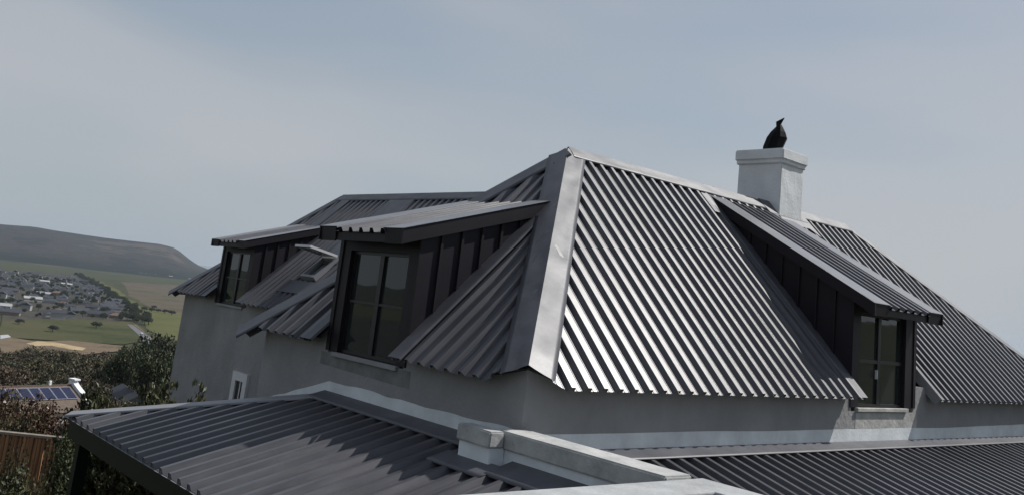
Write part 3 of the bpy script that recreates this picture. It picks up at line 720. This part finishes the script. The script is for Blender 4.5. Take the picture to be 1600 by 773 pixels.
# gutter board along its eave
MB().box((EXL+.035, LY0, zL(EXL)-.20), (EXL+.06, HC.y-.03, zL(EXL)-.03)).build('eave_beam', 'gutter', house)
MB().box((EXL+.06, HC.y-.06, zL(EXL)-.20), (TOPX, HC.y-.035, zL(EXL)-.03)).build('eave_beam', 'gutter', house)
strip('eave_trim', (EXL-.012, LY0, zL(EXL)-.004), (EXL-.012, HC.y+.01, zL(EXL)-.004), (.05, 0, .008), house, 'pale_flashing', .001, 2, edge=.0)
for yy in (HC.y-.22, 6.9):
    MB().box((EXL+.10, yy-.06, GZ-.6), (EXL+.22, yy+.06, zL(EXL)-.06)).build('veranda_post', 'gutter', house)

# lower right roof -------------------------------------
zR = lambda y: -1.24-PL*(Wy-y)
Y1, Y2 = 1.4, Wy-.06
Vq = Vector((0, 1, PL)).normalized(); nq = Vector((0, -Vq.z, Vq.y)); lq = (Y2-Y1)/Vq.y
roof_face((5.33, Y1, zR(Y1)), (1, 0, 0), Vq, [[(0, 0), (16, 0), (16, lq), (0, lq)]], house, phase=.14, label='low-pitched charcoal ribbed roof below the right wall')
strip('wall_flashing', (5.3, Wy-.004, zR(Wy)+LIFT+.006), (18.3, Wy-.004, zR(Wy)+LIFT+.006), Vq*-.205, house, 'flashing', .002, 10, edge=.004)
MB().box((5.33, Y1+.05, GZ-3), (18.2, Y1+.25, zR(Y1)-.05)).build('wall', 'plaster', house)

# parapet and terrace wall -----------------------------
par = rough_box('parapet', (4.955, 3.84, -2.6), (5.195, Wy-.002, -1.145), 'band_paint', house, 3, .004, 5, .006); par['label'] = 'low painted parapet with grey coping running from the house corner'
rough_box('coping', (4.93, 3.835, -1.148), (5.215, Wy-.003, -1.008), 'coping_old', par, 5, .005, 6, .012)
pier = rough_box('pier', (4.80, 5.44, -2.0), (4.953, 5.83, -1.135), 'band_paint', house, 3, .004, 7, .006); pier['label'] = 'short painted pier at the house corner'
rough_box('coping', (4.775, 5.425, -1.138), (4.925, 5.845, -1.012), 'coping_old', pier, 3, .005, 8, .012)
tw_ = MB()
tw_.box((2.9, 3.55, GZ-2.6), (5.05, 3.80, -1.16)); tw_.box((5.05, -.6, GZ-2.6), (5.29, 3.80, -1.16))
terr = tw_.build('terrace_wall', 'white_paint', house); terr['label'] = 'broad white coped terrace wall corner in the foreground'
cpg = MB(); P_ = [(2.9, 3.83), (5.32, 3.83), (5.32, -.6), (5.0, -.6), (5.0, 3.50), (2.9, 3.50)]
cpg.prism([(x, y, -1.158) for x, y in P_], (0, 0, .128)); cpg.build('coping', 'coping', terr, bevel=.01)
structure(MB().box((-3, -3, -1.78), (4.99, 3.49, -1.66)).build('terrace', 'dark_floor'))
MB().box((-3, -3, GZ-2), (-2.8, 3.49, -1.79)).box((-2.8, 3.3, GZ-2), (2.89, 3.49, -1.79)).build('terrace_wall', 'plaster', house)

# ------------------------------------------------------------------ plants
def leaf_mat(name, cs, rough=.6, trans=.0):
    m = bpy.data.materials.new(name); m.use_nodes = True; t = m.node_tree; b = t.nodes['Principled BSDF']
    b.inputs['Roughness'].default_value = rough; b.inputs['Specular IOR Level'].default_value = .3
    at = N(t, 'ShaderNodeAttribute', attribute_name='tone'); r = N(t, 'ShaderNodeValToRGB')
    el = r.color_ramp.elements; el[0].color = (*cs[0], 1); el[1].color = (*cs[-1], 1)
    for i, c in enumerate(cs[1:-1]): e = el.new((i+1)/(len(cs)-1)); e.color = (*c, 1)
    t.links.new(at.outputs['Fac'], r.inputs['Fac'])
    oi = N(t, 'ShaderNodeObjectInfo'); mr = N(t, 'ShaderNodeMapRange'); mr.inputs['To Min'].default_value = .75; mr.inputs['To Max'].default_value = 1.25
    mm = N(t, 'ShaderNodeMix', data_type='RGBA', blend_type='MULTIPLY'); mm.inputs['Factor'].default_value = 1
    t.links.new(oi.outputs['Random'], mr.inputs['Value']); t.links.new(r.outputs['Color'], mm.inputs['A']); t.links.new(mr.outputs['Result'], mm.inputs['B'])
    t.links.new(mm.outputs['Result'], b.inputs['Base Color']); M[name] = m
leaf_mat('leaf_olive', [(.040, .036, .018), (.066, .056, .028), (.092, .080, .040)])
leaf_mat('leaf_brown', [(.050, .035, .023), (.082, .056, .036), (.075, .062, .034)])
leaf_mat('leaf_green', [(.024, .032, .015), (.040, .050, .022), (.068, .074, .032)])
leaf_mat('leaf_fresh', [(.030, .045, .016), (.055, .075, .026), (.12, .13, .055)], rough=.45)
leaf_mat('leaf_glossy', [(.035, .042, .020), (.065, .072, .034), (.20, .19, .11)], rough=.35)
leaf_mat('leaf_red', [(.045, .025, .017), (.078, .040, .026), (.065, .056, .028)])
leaf_mat('flower', [(.45, .40, .40), (.6, .55, .52)])
leaf_mat('flower_red', [(.22, .05, .05), (.35, .12, .11)])
mat('bark', (.06, .045, .035), rough=.95, var=.3, scale=8, bump=.4, bscale=20)

def leaves(centres, size, aspect=.5, up=.3, out=None, jitter=.35):
    """one quad per centre; returns verts, faces, tones"""
    n = len(centres); C = np.asarray(centres)
    d = nrng.normal(size=(n, 3)); d[:, 2] += up
    if out is not None: d += out
    d /= np.linalg.norm(d, axis=1)[:, None]
    w = np.cross(d, nrng.normal(size=(n, 3))); w /= np.linalg.norm(w, axis=1)[:, None]
    sz = size*(1+jitter*nrng.normal(size=n)).clip(.4, 1.8)
    L_ = d*sz[:, None]*.5; W_ = w*(sz*aspect)[:, None]*.5
    nn = np.cross(d, w)*(sz*.12)[:, None]
    V = np.stack([C-L_, C+W_+nn, C+L_, C-W_+nn], 1).reshape(-1, 3)
    F = np.arange(4*n).reshape(n, 4)
    return V, F, nrng.random(n)
def leaf_obj(name, parts, m, parent=None):
    V = np.concatenate([p[0] for p in parts]); n0 = 0; F = []; T = []
    for p in parts: F.append(p[1]+n0); n0 += len(p[0]); T.append(p[2])
    F = np.concatenate(F); T = np.concatenate(T)
    me = bpy.data.meshes.new(name)
    me.vertices.add(len(V)); me.vertices.foreach_set('co', V.astype(np.float32).ravel())
    me.loops.add(F.size); me.loops.foreach_set('vertex_index', F.astype(np.int32).ravel())
    me.polygons.add(len(F)); me.polygons.foreach_set('loop_start', np.arange(0, F.size, 4, dtype=np.int32))
    me.update(); me.validate()
    a = me.attributes.new('tone', 'FLOAT', 'FACE'); a.data.foreach_set('value', T.astype(np.float32))
    me.materials.append(M[m])
    o = bpy.data.objects.new(name, me); col.objects.link(o)
    if parent: o.parent = parent
    return o
def blob_points(n, rx, rz, ncl, lo=.15, flat=.0):
    """clumps spread through a lumpy half-ellipsoid standing on z=0"""
    cl = []
    while len(cl) < ncl:
        p = nrng.normal(size=3); p /= np.linalg.norm(p); p *= nrng.uniform(.45, .95)
        if p[2] < -.35: continue
        cl.append((p[0]*rx, p[1]*rx, rz*(.52+.48*p[2]), nrng.uniform(.20, .36)))
    idx = nrng.integers(0, ncl, n); C = np.array(cl)[idx]
    q = nrng.normal(size=(n, 3)); q /= np.linalg.norm(q, axis=1)[:, None]; q *= nrng.uniform(.35, 1, n)[:, None]
    r = C[:, 3:4]*np.array([rx, rx, rz*.8]); P = C[:, :3]+q*r
    P[:, 2] = np.maximum(P[:, 2], .03*rz)
    return P
def limbs(mb, h, r, n, spread):
    def tube(a, b, ra, rb, k=6):
        a, b = Vector(a), Vector(b); d = (b-a).normalized(); u = d.orthogonal().normalized(); v = d.cross(u); vv = []
        for p, rr in ((a, ra), (b, rb)): vv += [p+(u*math.cos(2*math.pi*i/k)+v*math.sin(2*math.pi*i/k))*rr for i in range(k)]
        mb.add(vv, [(i, (i+1) % k, k+(i+1) % k, k+i) for i in range(k)])
    f = Vector((rng.uniform(-.1, .1)*h, rng.uniform(-.1, .1)*h, h*.45)); tube((0, 0, -.4), f, r, r*.7)
    for i in range(n):
        a = 2*math.pi*(i+rng.random()*.6)/n; e = f+Vector((math.cos(a)*spread, math.sin(a)*spread, h*rng.uniform(.25, .45))); m_ = f.lerp(e, .5)+Vector((0, 0, h*.05))
        tube(f, m_, r*.6, r*.38); tube(m_, e, r*.38, r*.15)
TEMPL = {}; HGT = {}
def template(key, mat_, rx, rz, n, size, ncl, trunk=None, aspect=.6, accents=None, up=.3):
    """a plant at the origin: crown mesh (+ trunk mesh); meshes are shared by the copies"""
    P = blob_points(n, rx, rz, ncl)
    if trunk: P[:, 2] += trunk*.35
    c = leaf_obj('crown', [leaves(P, size, aspect, up)], mat_); out = [('crown', c.data)]
    bpy.data.objects.remove(c)
    mb = MB(); limbs(mb, rz+(trunk or 0)*.35, .035*rx+.02+(.03*rz if trunk else 0), 5, rx*.55)
    t = mb.build('trunk', 'bark'); out.append(('trunk', t.data)); bpy.data.objects.remove(t)
    if accents:
        k, am, asz = accents; Q = P[nrng.integers(0, n, k)]*np.array([1.06, 1.06, 1.03])
        f = leaf_obj('flower', [leaves(Q, asz, .9, .6)], am); out.append(('flowers', f.data)); bpy.data.objects.remove(f)
    TEMPL[key] = out; HGT[key] = float(np.percentile(P[:, 2], 99.3))
def plant(key, name, loc, scale, label, cat, group=None, rz=None):
    e = empty(name, loc, label, cat, group); e.rotation_euler.z = rng.uniform(0, 6.28) if rz is None else rz
    s = scale if hasattr(scale, '__len__') else (scale, scale, scale*rng.uniform(.85, 1.15)); e.scale = s
    for nm, me in TEMPL[key]:
        o = bpy.data.objects.new(nm, me); col.objects.link(o); o.parent = e
        if nm == 'flowers': o['kind'] = 'stuff'
    return e
for i in range(3):
    template('olive%d' % i, 'leaf_olive', 1., 1.0, 3200, .090, 34)
    template('brown%d' % i, 'leaf_brown', 1., .95, 3000, .090, 32)
    template('green%d' % i, 'leaf_green', 1., 1.05, 3200, .090, 34)
    template('tree%d' % i, 'leaf_green', 1., 1.3, 3200, .095, 34, trunk=1.0)
template('red', 'leaf_red', 1., 1., 9000, .045, 60, accents=(46, 'flower', .05))
template('brush', 'leaf_olive', 1., 1., 8000, .050, 56)
template('climber', 'leaf_green', .22, 1., 8000, .022, 50)
template('redplant', 'leaf_red', .8, .9, 3800, .06, 34, accents=(40, 'flower_red', .05))
# broad-leaved shrub: rosettes of upright leaves on the shoot tips
def rosettes(key, rx, rz, nros, per, ll):
    P = blob_points(nros, rx, rz, 16); parts = []
    cen = np.array([0, 0, rz*.35]); C = np.repeat(P, per, 0); o = C-cen; o /= np.linalg.norm(o, axis=1)[:, None]
    C = C+nrng.normal(size=C.shape)*ll*.25
    V, F, T = leaves(C, ll, .34, up=.5, out=o*1.6, jitter=.25)
    T = np.repeat(nrng.random(nros), per)*.6+T*.4
    c = leaf_obj('crown', [(V, F, T)], 'leaf_glossy'); out = [('crown', c.data)]; bpy.data.objects.remove(c)
    mb = MB(); limbs(mb, rz, .05, 6, rx*.6); t = mb.build('trunk', 'bark'); out.append(('trunk', t.data)); bpy.data.objects.remove(t)
    TEMPL[key] = out; HGT[key] = float(np.percentile(V[:, 2], 99))
rosettes('broad0', .34, 1., 900, 9, .043); rosettes('broad1', .38, 1., 900, 9, .040)

def along(px, py, dist):
    d = pix(px, py); h = math.hypot(d.x, d.y); return d*(dist/h)
def ground_at(px, dist):
    d = along(px, 500, dist); return Vector((d.x, d.y, ground_z(d.x, d.y)))
def place_top(key, name, px, py, dist, w, label, cat, group=None, sink=.0):
    """a plant whose top reaches the sight line of (px,py) at that distance and which stands on the ground there"""
    t = along(px, py, dist); g = ground_z(t.x, t.y); h = max(.4, t.z-g)
    k = h/HGT[key]
    return plant(key, name, (t.x, t.y, g-.05), (k*w, k*w, k) if key[:5] in ('broad', 'climb') else (w, w, k), label, cat, group)

# broad-leaved shrubs behind the veranda roof
GB = 'broad-leaved shrubs behind the veranda roof'
for i, (px, py, d, w, lab) in enumerate([(160, 640, 16.0, .6, 'low broad-leaved shrub right of the solar roof, behind the veranda tip'), (192, 617, 15.0, .75, 'tall broad-leaved shrub behind the left half of the veranda hip'), (226, 614, 14.6, .85, 'tallest broad-leaved shrub behind the middle of the veranda hip'),
        (260, 624, 14.2, .8, 'broad-leaved shrub covering the foot of the rear wing corner'), (302, 626, 13.6, .7, 'low pale-leaved shrub in front of the rear wing wall')]):
    place_top('broad%d' % (i % 2), 'broad_leaved_shrub', px, py, d, w, lab, 'shrub', GB)
# red-brown scrub beyond the fence
for i, (px, py, d, w, key, lab) in enumerate([(-25, 616, 26, 1.7, 'brush', 'olive scrub bush beyond the fence at the left edge'), (28, 620, 23, 1.4, 'red', 'red-brown flowering bush beyond the timber fence'), (78, 631, 24, 1.2, 'red', 'red-brown flowering bush below the last solar panels'),
        (120, 652, 20, .6, 'red', 'red-brown bush beside the veranda roof tip'), (20, 650, 18.3, .8, 'brush', 'low olive bush just behind the fence')]):
    place_top(key, 'scrub_bush', px, py, d, w, lab, 'bush', 'bushes beyond the fence')
# plants this side of the fence and under the veranda
for px, py, d, w, key, lab in [(8, 712, 12.6, .45, 'brush', 'small garden shrub in front of the fence at the left edge'), (34, 738, 12.2, 1.0, 'climber', 'dark green garden shrub in front of the fence'), (110, 670, 13.4, .55, 'climber', 'dark climber at the right end of the fence'),
        (74, 752, 11.6, .28, 'brush', 'low shrub with pale leaves in front of the fence')]:
    place_top(key, 'garden_shrub', px, py, d, w, lab, 'shrub', 'garden shrubs by the fence')
for i, (x, y, h, w) in enumerate([(4.2, 9.9, 1.7, .62), (4.1, 8.8, 1.5, .6), (4.3, 7.8, 1.6, .6), (3.7, 9.3, 1.2, .5)]):
    plant('redplant', 'flowering_plant', (x, y, ground_z(x, y)-.05), (w, w, h/1.1), 'dark red-leaved flowering plant in the shade under the veranda roof', 'plant', 'flowering plants under the veranda')

# timber pole fence
FA, FB = Vector((2.55, 16.07, 0)), Vector((4.76, 14.458, 0)); fd = (FB-FA).normalized(); fn = Vector((-fd.y, fd.x, 0))
mat('pole_wood', (.31, .16, .078), rough=.9, var=.3, scale=14, objvar=.38, vec=(1, 1, .08), bump=.3, bscale=30)
mat('rail_wood', (.24, .20, .16), rough=.8, var=.2, scale=10)
fence = empty('pole_fence', (FA.x, FA.y, ground_z(FA.x, FA.y)), 'reddish timber pole fence with a pale top rail at the lower left', 'fence')
fl_ = (FB-FA).length; n = int(fl_/.058); fz = BASE[fence.name].z
pm = []
for k in range(3):
    mb = MB(); r = .026+.003*k; vv = []
    for z, rr in ((-.3, 1), (1.0, 1.04), (1.765, .95)): vv += [(math.cos(a*math.pi/4)*r*rr+rng.uniform(-.004, .004), math.sin(a*math.pi/4)*r*rr, z) for a in range(8)]
    mb.add(vv, [(i, (i+1) % 8, 8+(i+1) % 8, 8+i) for i in range(8)]+[(8+i, 8+(i+1) % 8, 16+(i+1) % 8, 16+i) for i in range(8)]+[tuple(range(16, 24))])
    o = mb.build('pole', 'pole_wood', local=True); pm.append(o.data); bpy.data.objects.remove(o)
for i in range(n):
    o = bpy.data.objects.new('pole', pm[rng.randrange(3)]); col.objects.link(o); o.parent = fence
    p = fd*(i*.058+rng.uniform(-.004, .004)); o.location = (p.x, p.y, rng.uniform(-.015, .01)); o.rotation_euler = (rng.uniform(-.01, .01), rng.uniform(-.012, .012), rng.uniform(0, 6))
mb = MB()
mb.fbox((FA.x, FA.y, fz+1.73), fd, fn, (0, 0, 1), (-.05, -.05, .03), (fl_+.05, .05, .065)); mb.build('rail', 'rail_wood', fence)
mb = MB(); mb.fbox((FA.x, FA.y, fz+.5), fd, fn, (0, 0, 1), (0, .03, 0), (fl_, .075, .07)); mb.build('rail', 'pole_wood', fence)

# house with solar panels down the slope
mat('slate', (.115, .085, .065), rough=.85, var=.3, scale=3, vec=(1, 1, 4))
mat('solar', (.016, .020, .050), rough=.18, var=.1)
mat('alu', (.55, .56, .60), rough=.35, metal=.6)
A_ = Vector((20.3, 85.3, -11.85)); B_ = Vector((26.5, 87.5, -11.85)); rd = (B_-A_); rd.z = 0; rd.normalize(); A_ = A_-rd*9
fnr = Vector((rd.y, -rd.x, 0)); pt = math.radians(27)
sd = fnr*math.cos(pt)-Vector((0, 0, 1))*math.sin(pt); sn = fnr*math.sin(pt)+Vector((0, 0, 1))*math.cos(pt); sb_ = -fnr*math.cos(pt)-Vector((0, 0, 1))*math.sin(pt)
LR = (B_-A_).length; gz = ground_z(A_.x, A_.y)-.8
sh = empty('solar_house', (A_.x, A_.y, gz), 'low house with a row of blue solar panels and a white end gable', 'house')
ez3 = Vector((0, 0, 1))
mb = MB(); p = [A_+sd*.2-ez3*.25, A_+sd*3.6-ez3*.2, A_+sb_*3.6-ez3*.2]
wl = [A_+sd*3.4-ez3*.15, A_+sb_*3.4-ez3*.15]
mb.prism([Vector((wl[0].x, wl[0].y, gz)), Vector((wl[1].x, wl[1].y, gz)), wl[1], A_-ez3*.25, wl[0]], rd*LR); mb.build('wall', 'white_paint', sh)
MB().prism([A_, A_+sd*3.8, A_+sd*3.8-sn*.1, A_-sn*.1], rd*LR).build('roof', 'slate', sh)
MB().prism([A_, A_+sb_*3.8, A_+sb_*3.8-ez3*.1, A_-ez3*.12], rd*LR).build('roof', 'slate', sh)
MB().fbox(A_, rd, fnr, ez3, (0, -.09, -.04), (LR, .09, .07)).build('ridge_tile', 'slate', sh)
for k in range(13):
    e = LR-.42-(k+1)*1.0
    if e < .3: break
    q = MB().fbox(A_, rd, sd, sn, (e+.02, .42, .06), (e+.98, 2.1, .11)).build('solar_panel', 'alu', sh)
    MB().fbox(A_, rd, sd, sn, (e+.055, .46, .105), (e+.945, 2.06, .118)).build('panel_cells', 'solar', q)
g = MB(); E0 = A_+rd*LR
g.prism([E0+ez3*.45+sd*-.25, E0+ez3*.32+sd*.55, E0+sd*4.0+ez3*.28, Vector((*(E0+sd*4.0).xy, gz)), Vector((*(E0+sb_*4.0).xy, gz)), E0+sb_*4.0+ez3*.28, E0+ez3*.32+sb_*.55, E0+ez3*.45+sb_*.25], rd*.5)
g.build('gable', 'white_paint', sh)
MB().fbox(E0, rd, fnr, ez3, (-.06, -.45, .40), (.56, .45, .56)).build('gable_cap', 'white_paint', sh, bevel=.03)
MB().fbox(A_+rd*(LR-2.1), rd, fnr, ez3, (-.12, -.1, 0), (.12, .1, .42)).build('roof_vent', 'white_paint', sh, bevel=.05)

# scrub on the slope --------------------------------------------------
kinds = [('olive', 'olive'), ('brown', 'brown'), ('olive', 'olive'), ('green', 'green')]
lab = {'olive': 'olive-green scrub bush on the slope below the house', 'brown': 'brownish scrub bush on the slope below the house', 'green': 'dark green scrub bush on the slope below the house'}
cnt = 0; tries = 0; far_n = 0
while cnt < 285 and tries < 6000:
    tries += 1
    px = rng.uniform(-70, 345); dist = math.exp(rng.uniform(math.log(32), math.log(90))) if rng.random() < .16 else math.exp(rng.uniform(math.log(88), math.log(440)))
    if far_n < 70: px = rng.uniform(-70, 200); dist = rng.uniform(395, 475); far_n += 1
    g = ground_at(px, dist)
    w = (1.5+dist*.0105)*rng.uniform(.75, 1.45); h = w*rng.uniform(.8, 1.15)*1.1
    rel = g-A_; u = rel.dot(rd); v = rel.dot(fnr)
    if -2 < u < LR+2.2 and -5.5 < v < 5.5: continue
    t = g+Vector((0, 0, h)); k = math.hypot(t.x, t.y)
    if dist < 84 and px < 225:                                  # keep the panels in sight
        lim = -.172 if px < 155 else -.158
        if t.z/k > lim: continue
    if px > 255 and dist < 60: continue
    if 176 < px < 268 and 40 < dist < 152 and t.z/k > -.134: continue
    kd = kinds[rng.randrange(4)][0] if px < 170 or rng.random() < .5 else rng.choice(['green', 'olive'])
    plant('%s%d' % (kd, rng.randrange(3)), 'scrub_bush', (g.x, g.y, g.z-.15*w), (w, w, h/HGT['%s0' % kd]), lab[kd], 'bush', 'scrub bushes on the slope'); cnt += 1
# darker round trees by the road
RT = [(250, 524, 205, 5.2, 'tallest dark round tree beside the end of the valley road'), (226, 537, 190, 3.8, 'dark round tree left of the tallest one near the road end'), (272, 529, 215, 4.8, 'dark round tree against the rear wing corner'),
      (206, 541, 185, 3.2, 'small dark round tree at the right end of the sand'), (256, 549, 165, 3.6, 'dark round tree below the tallest one'), (236, 553, 150, 3.2, 'dark round tree above the grey roof'), (276, 556, 160, 3.2, 'low dark tree beside the rear wing wall'), (188, 549, 170, 2.6, 'bushy tree left of the pale shed')]
for i, (px, py, d, w, lb) in enumerate(RT): place_top('tree%d' % (i % 3), 'round_tree', px, py, d, w, lb, 'tree', 'round trees by the road')

# simple houses --------------------------------------------------------
mat('wall_white', (.33, .325, .31), rough=.9, var=.1, scale=.5, objvar=.15)
mat('wall_beige', (.20, .165, .125), rough=.9, var=.1, scale=.5, objvar=.15)
mat('roof_dark', (.030, .033, .042), rough=.7, var=.2, scale=.6, objvar=.35)
mat('roof_brown', (.12, .08, .06), rough=.8, var=.2, scale=.6, objvar=.2)
mat('roof_pale', (.34, .34, .345), rough=.7, var=.15, scale=.6, objvar=.15)
def far_house_meshes(w, l, h, hip, rm, wm):
    mb = MB().box((-w/2, -l/2, -.5), (w/2, l/2, h))
    if not hip: mb.prism([(-w/2, -l/2, h), (w/2, -l/2, h), (0, -l/2, h+w*.28)], (0, l, 0))
    a = mb.build('wall', wm, local=True); e = .5; rh = w*.28+.12; H = w*.28 if hip else 0
    r = MB(); y = l/2+e; x = w/2+e; z0 = h-.15; z1 = h+rh; ry = (l/2-w/2*.9) if hip else y
    r.add([(-x, -y, z0), (x, -y, z0), (x, y, z0), (-x, y, z0), (0, -ry, z1), (0, ry, z1)], [(0, 4, 5, 3), (1, 2, 5, 4), (0, 1, 4), (2, 3, 5)]+([(0, 3, 2, 1)] if hip else []))
    b = r.build('roof', rm, local=True)
    cmb = MB().box((-.5, l*.2, h), (.5, l*.2+.9, h+rh+.9)); c = cmb.build('chimney', wm, local=True)
    ws = []
    for sx in (-1, 1):
        for yy in (-l*.3, 0, l*.3): ws.append(((sx*(w/2+.03), yy, 1.5), (.06, 1.5, 1.3)))
    for sy in (-1, 1): ws.append(((0, sy*(l/2+.03), 1.5), (1.8, .06, 1.3)))
    wins = []
    for p, q in ws:
        o = MB().box(tuple(p[i]-q[i]/2 for i in range(3)), tuple(p[i]+q[i]/2 for i in range(3))).build('window', 'far_glass', local=True); wins.append(o.data); bpy.data.objects.remove(o)
    out = [('wall', a.data), ('roof', b.data), ('chimney', c.data)]
    for o in (a, b, c): bpy.data.objects.remove(o)
    return out, wins
HT = [far_house_meshes(9, 14, 3, True, 'roof_dark', 'wall_white'), far_house_meshes(8, 12, 3.2, False, 'roof_dark', 'wall_white'), far_house_meshes(9, 16, 3, False, 'roof_dark', 'wall_beige'),
      far_house_meshes(8, 13, 3, True, 'roof_brown', 'wall_beige'), far_house_meshes(7, 16, 3, False, 'roof_pale', 'wall_white'), far_house_meshes(8, 11, 5.4, False, 'roof_dark', 'wall_white')]
HL = ['white house with a dark hip roof in the valley estate', 'white house with a dark gable roof in the valley estate', 'beige house with a dark gable roof in the valley estate', 'beige house with a brown roof in the valley estate', 'long house with a pale roof in the valley estate', 'two-storey white house with a dark roof in the valley estate']
def put_house(k, p, rz, wins=True, label=None, group='houses in the valley estate', s=1.):
    e = empty('house', p, label or HL[k], 'house', group); e.rotation_euler.z = rz; chim_ok = label is None; e.scale = (s, s, s)
    for nm, me in HT[k][0]:
        if nm == 'chimney' and not chim_ok: continue
        o = bpy.data.objects.new(nm, me); col.objects.link(o); o.parent = e
    if wins:
        for me in HT[k][1]:
            o = bpy.data.objects.new('window', me); col.objects.link(o); o.parent = e
    return e
def inside(p, poly):
    x, y = p; c = False
    for (x0, y0), (x1, y1) in zip(poly, poly[1:]+poly[:1]):
        if (y0 > y) != (y1 > y) and x < (x1-x0)*(y-y0)/(y1-y0)+x0: c = not c
    return c
TOWN = [tuple(on_valley(*p).xy) for p in [(-30, 425), (60, 425), (112, 430), (146, 446), (178, 466), (198, 486), (196, 499), (150, 499), (60, 499), (-30, 500)]]
td = Vector((math.cos(math.radians(77)), math.sin(math.radians(77)), 0)); tn = Vector((-td.y, td.x, 0))
taken = []
for i in range(0, 60):
    for j in range(-14, 14):
        c = td*(690+i*23+(6 if j % 2 else 0))+tn*(j*19.5+(i % 2)*6)
        c = c+Vector((rng.uniform(-4, 4), rng.uniform(-4, 4), 0))
        if not inside((c.x, c.y), TOWN) or rng.random() < .58: continue
        k = rng.choices(range(6), (5, 5, 3, 1, .7, 1.6))[0]
        taken.append((c.x, c.y))
        put_house(k, (c.x, c.y, -59.6), math.radians(77+rng.choice((0, 90))+rng.uniform(-12, 12)), wins=(i < 5), s=rng.uniform(.8, 1.1))
GT = 'trees among the estate houses'
nt_c = 0
for i in range(2600):
    c = td*rng.uniform(680, 1900)+tn*rng.uniform(-270, 270)
    if not inside((c.x, c.y), TOWN) or any((c.x-x)**2+(c.y-y)**2 < 80 for x, y in taken): continue
    w = rng.uniform(1.6, 3.2); plant('tree%d' % rng.randrange(3), 'estate_tree', (c.x, c.y, -60), (w, w, w*1.4), 'small dark tree between the houses of the valley estate', 'tree', GT); nt_c += 1
    if nt_c > 285: break
# tree belt along the edge of the estate
belt = [(120, 430), (150, 446), (172, 462), (190, 474), (206, 488), (216, 500), (226, 508), (212, 503), (196, 500), (170, 500)]
bp_ = [on_valley(*p) for p in belt]; nb = 0
for a, b in zip(bp_, bp_[1:]):
    L_ = (b-a).length; m_ = max(3, int(L_/9))
    for k in range(m_):
        p = a.lerp(b, (k+rng.random())/m_)+Vector((rng.uniform(-7, 7), rng.uniform(-10, 10), 0)); w = rng.uniform(2.2, 4.2)
        plant('tree%d' % rng.randrange(3), 'belt_tree', (p.x, p.y, -60), (w, w, w*1.25), 'dark tree in the belt along the edge of the estate', 'tree', 'trees along the estate edge'); nb += 1
for px, py in [(225, 486), (236, 487), (247, 488), (258, 490), (240, 483), (268, 492), (146, 437), (82, 519), (150, 513), (30, 507)]:
    p = on_valley(px, py); w = rng.uniform(2.2, 3.6)
    plant('tree%d' % rng.randrange(3), 'field_tree', (p.x, p.y, -60), (w*1.3, w*1.3, w), 'low bushy tree standing in the open valley fields', 'tree', 'trees in the valley fields')
# houses half hidden among the bushes
for (px, d, rz, k, labl) in [(224, 150, .2, 1, 'grey-roofed house half hidden among bushes at the foot of the slope'), (163, 300, .2, 4, 'pale-roofed shed among bushes near the sand'), (268, 260, .9, 1, 'white-walled house peeping out beside the wing corner')]:
    g = ground_at(px, d); e = put_house(k, g+Vector((0, 0, -1.1 if d == 150 else .6)), math.radians(70)+rz+1.57, True, labl, 'houses on the lower slope', 1. if d == 150 else .8)
# white houses along the foot of the hill
for px, py in [(176, 400), (183, 401), (190, 402.5), (207, 403.5), (224, 406), (231, 406.6), (239, 407), (248, 408), (272, 413), (297, 415.5), (306, 417), (313, 418), (319, 419), (326, 420)]:
    p = on_valley(px+rng.uniform(-3, 3), py+1.5+rng.uniform(-.4, .8))
    rr = min(1., 3550/math.hypot(p.x, p.y)); p = p*rr
    put_house(rng.choice((4, 4, 1)), (p.x, p.y, -58), rng.uniform(0, 3), False, 'tiny white house at the foot of the far hill', 'houses at the foot of the hill', rng.uniform(.55, 1.0))
# car on the road
mat('car_paint', (.45, .47, .5), rough=.25, var=.05); mat('tyre', (.012, .012, .012), rough=.9)
p0 = on_valley(221, 523.5); p1 = on_valley(216, 516); cd = (p1-p0).normalized(); cn = Vector((-cd.y, cd.x, 0))
car = empty('car', (p0.x, p0.y, -59.15), 'small silver car driving on the valley road', 'car')
cO = BASE[car.name]
prf = [(-2.1, .3), (2.1, .3), (2.15, .75), (1.2, .9), (.55, 1.42), (-1.2, 1.45), (-1.9, .95), (-2.15, .85)]
MB().prism([cO+cd*x-cn*.85+ez3*z for x, z in prf], cn*1.7).build('body', 'car_paint', car, bevel=.08)
MB().prism([cO+cd*x-cn*.865+ez3*z for x, z in [(1.0, .95), (.5, 1.34), (-1.1, 1.36), (-1.6, .98)]], cn*1.73).build('side_window', 'far_glass', car)
MB().prism([cO+cd*x-cn*.7+ez3*z for x, z in [(1.17, .95), (.6, 1.38), (.63, 1.40), (1.2, .97)]], cn*1.4).build('windscreen', 'far_glass', car)
for sx in (-1.3, 1.3):
    for sy in (-.86, .66):
        MB().prism([cO+cd*(sx+.32*math.cos(a*math.pi/6))+cn*sy+ez3*(.32+.32*math.sin(a*math.pi/6)) for a in range(12)], cn*.2).build('wheel', 'tyre', car)

# ------------------------------------------------------------------ haze
hz = bpy.data.materials.new('haze'); hz.use_nodes = True; t = hz.node_tree; t.nodes.clear()
ho = N(t, 'ShaderNodeOutputMaterial'); pv = N(t, 'ShaderNodeVolumePrincipled'); pv.inputs['Color'].default_value = (.68, .82, 1, 1); pv.inputs['Density'].default_value = 5e-5; pv.inputs['Anisotropy'].default_value = .2
t.links.new(pv.outputs['Volume'], ho.inputs['Volume']); M['haze'] = hz
HAZE = True
if HAZE:
    h_ = MB().box((-1500, -1500, -62), (7500, 7500, 110)).build('haze', 'haze'); h_['kind'] = 'stuff'; h_['label'] = 'thin pale haze over the valley'
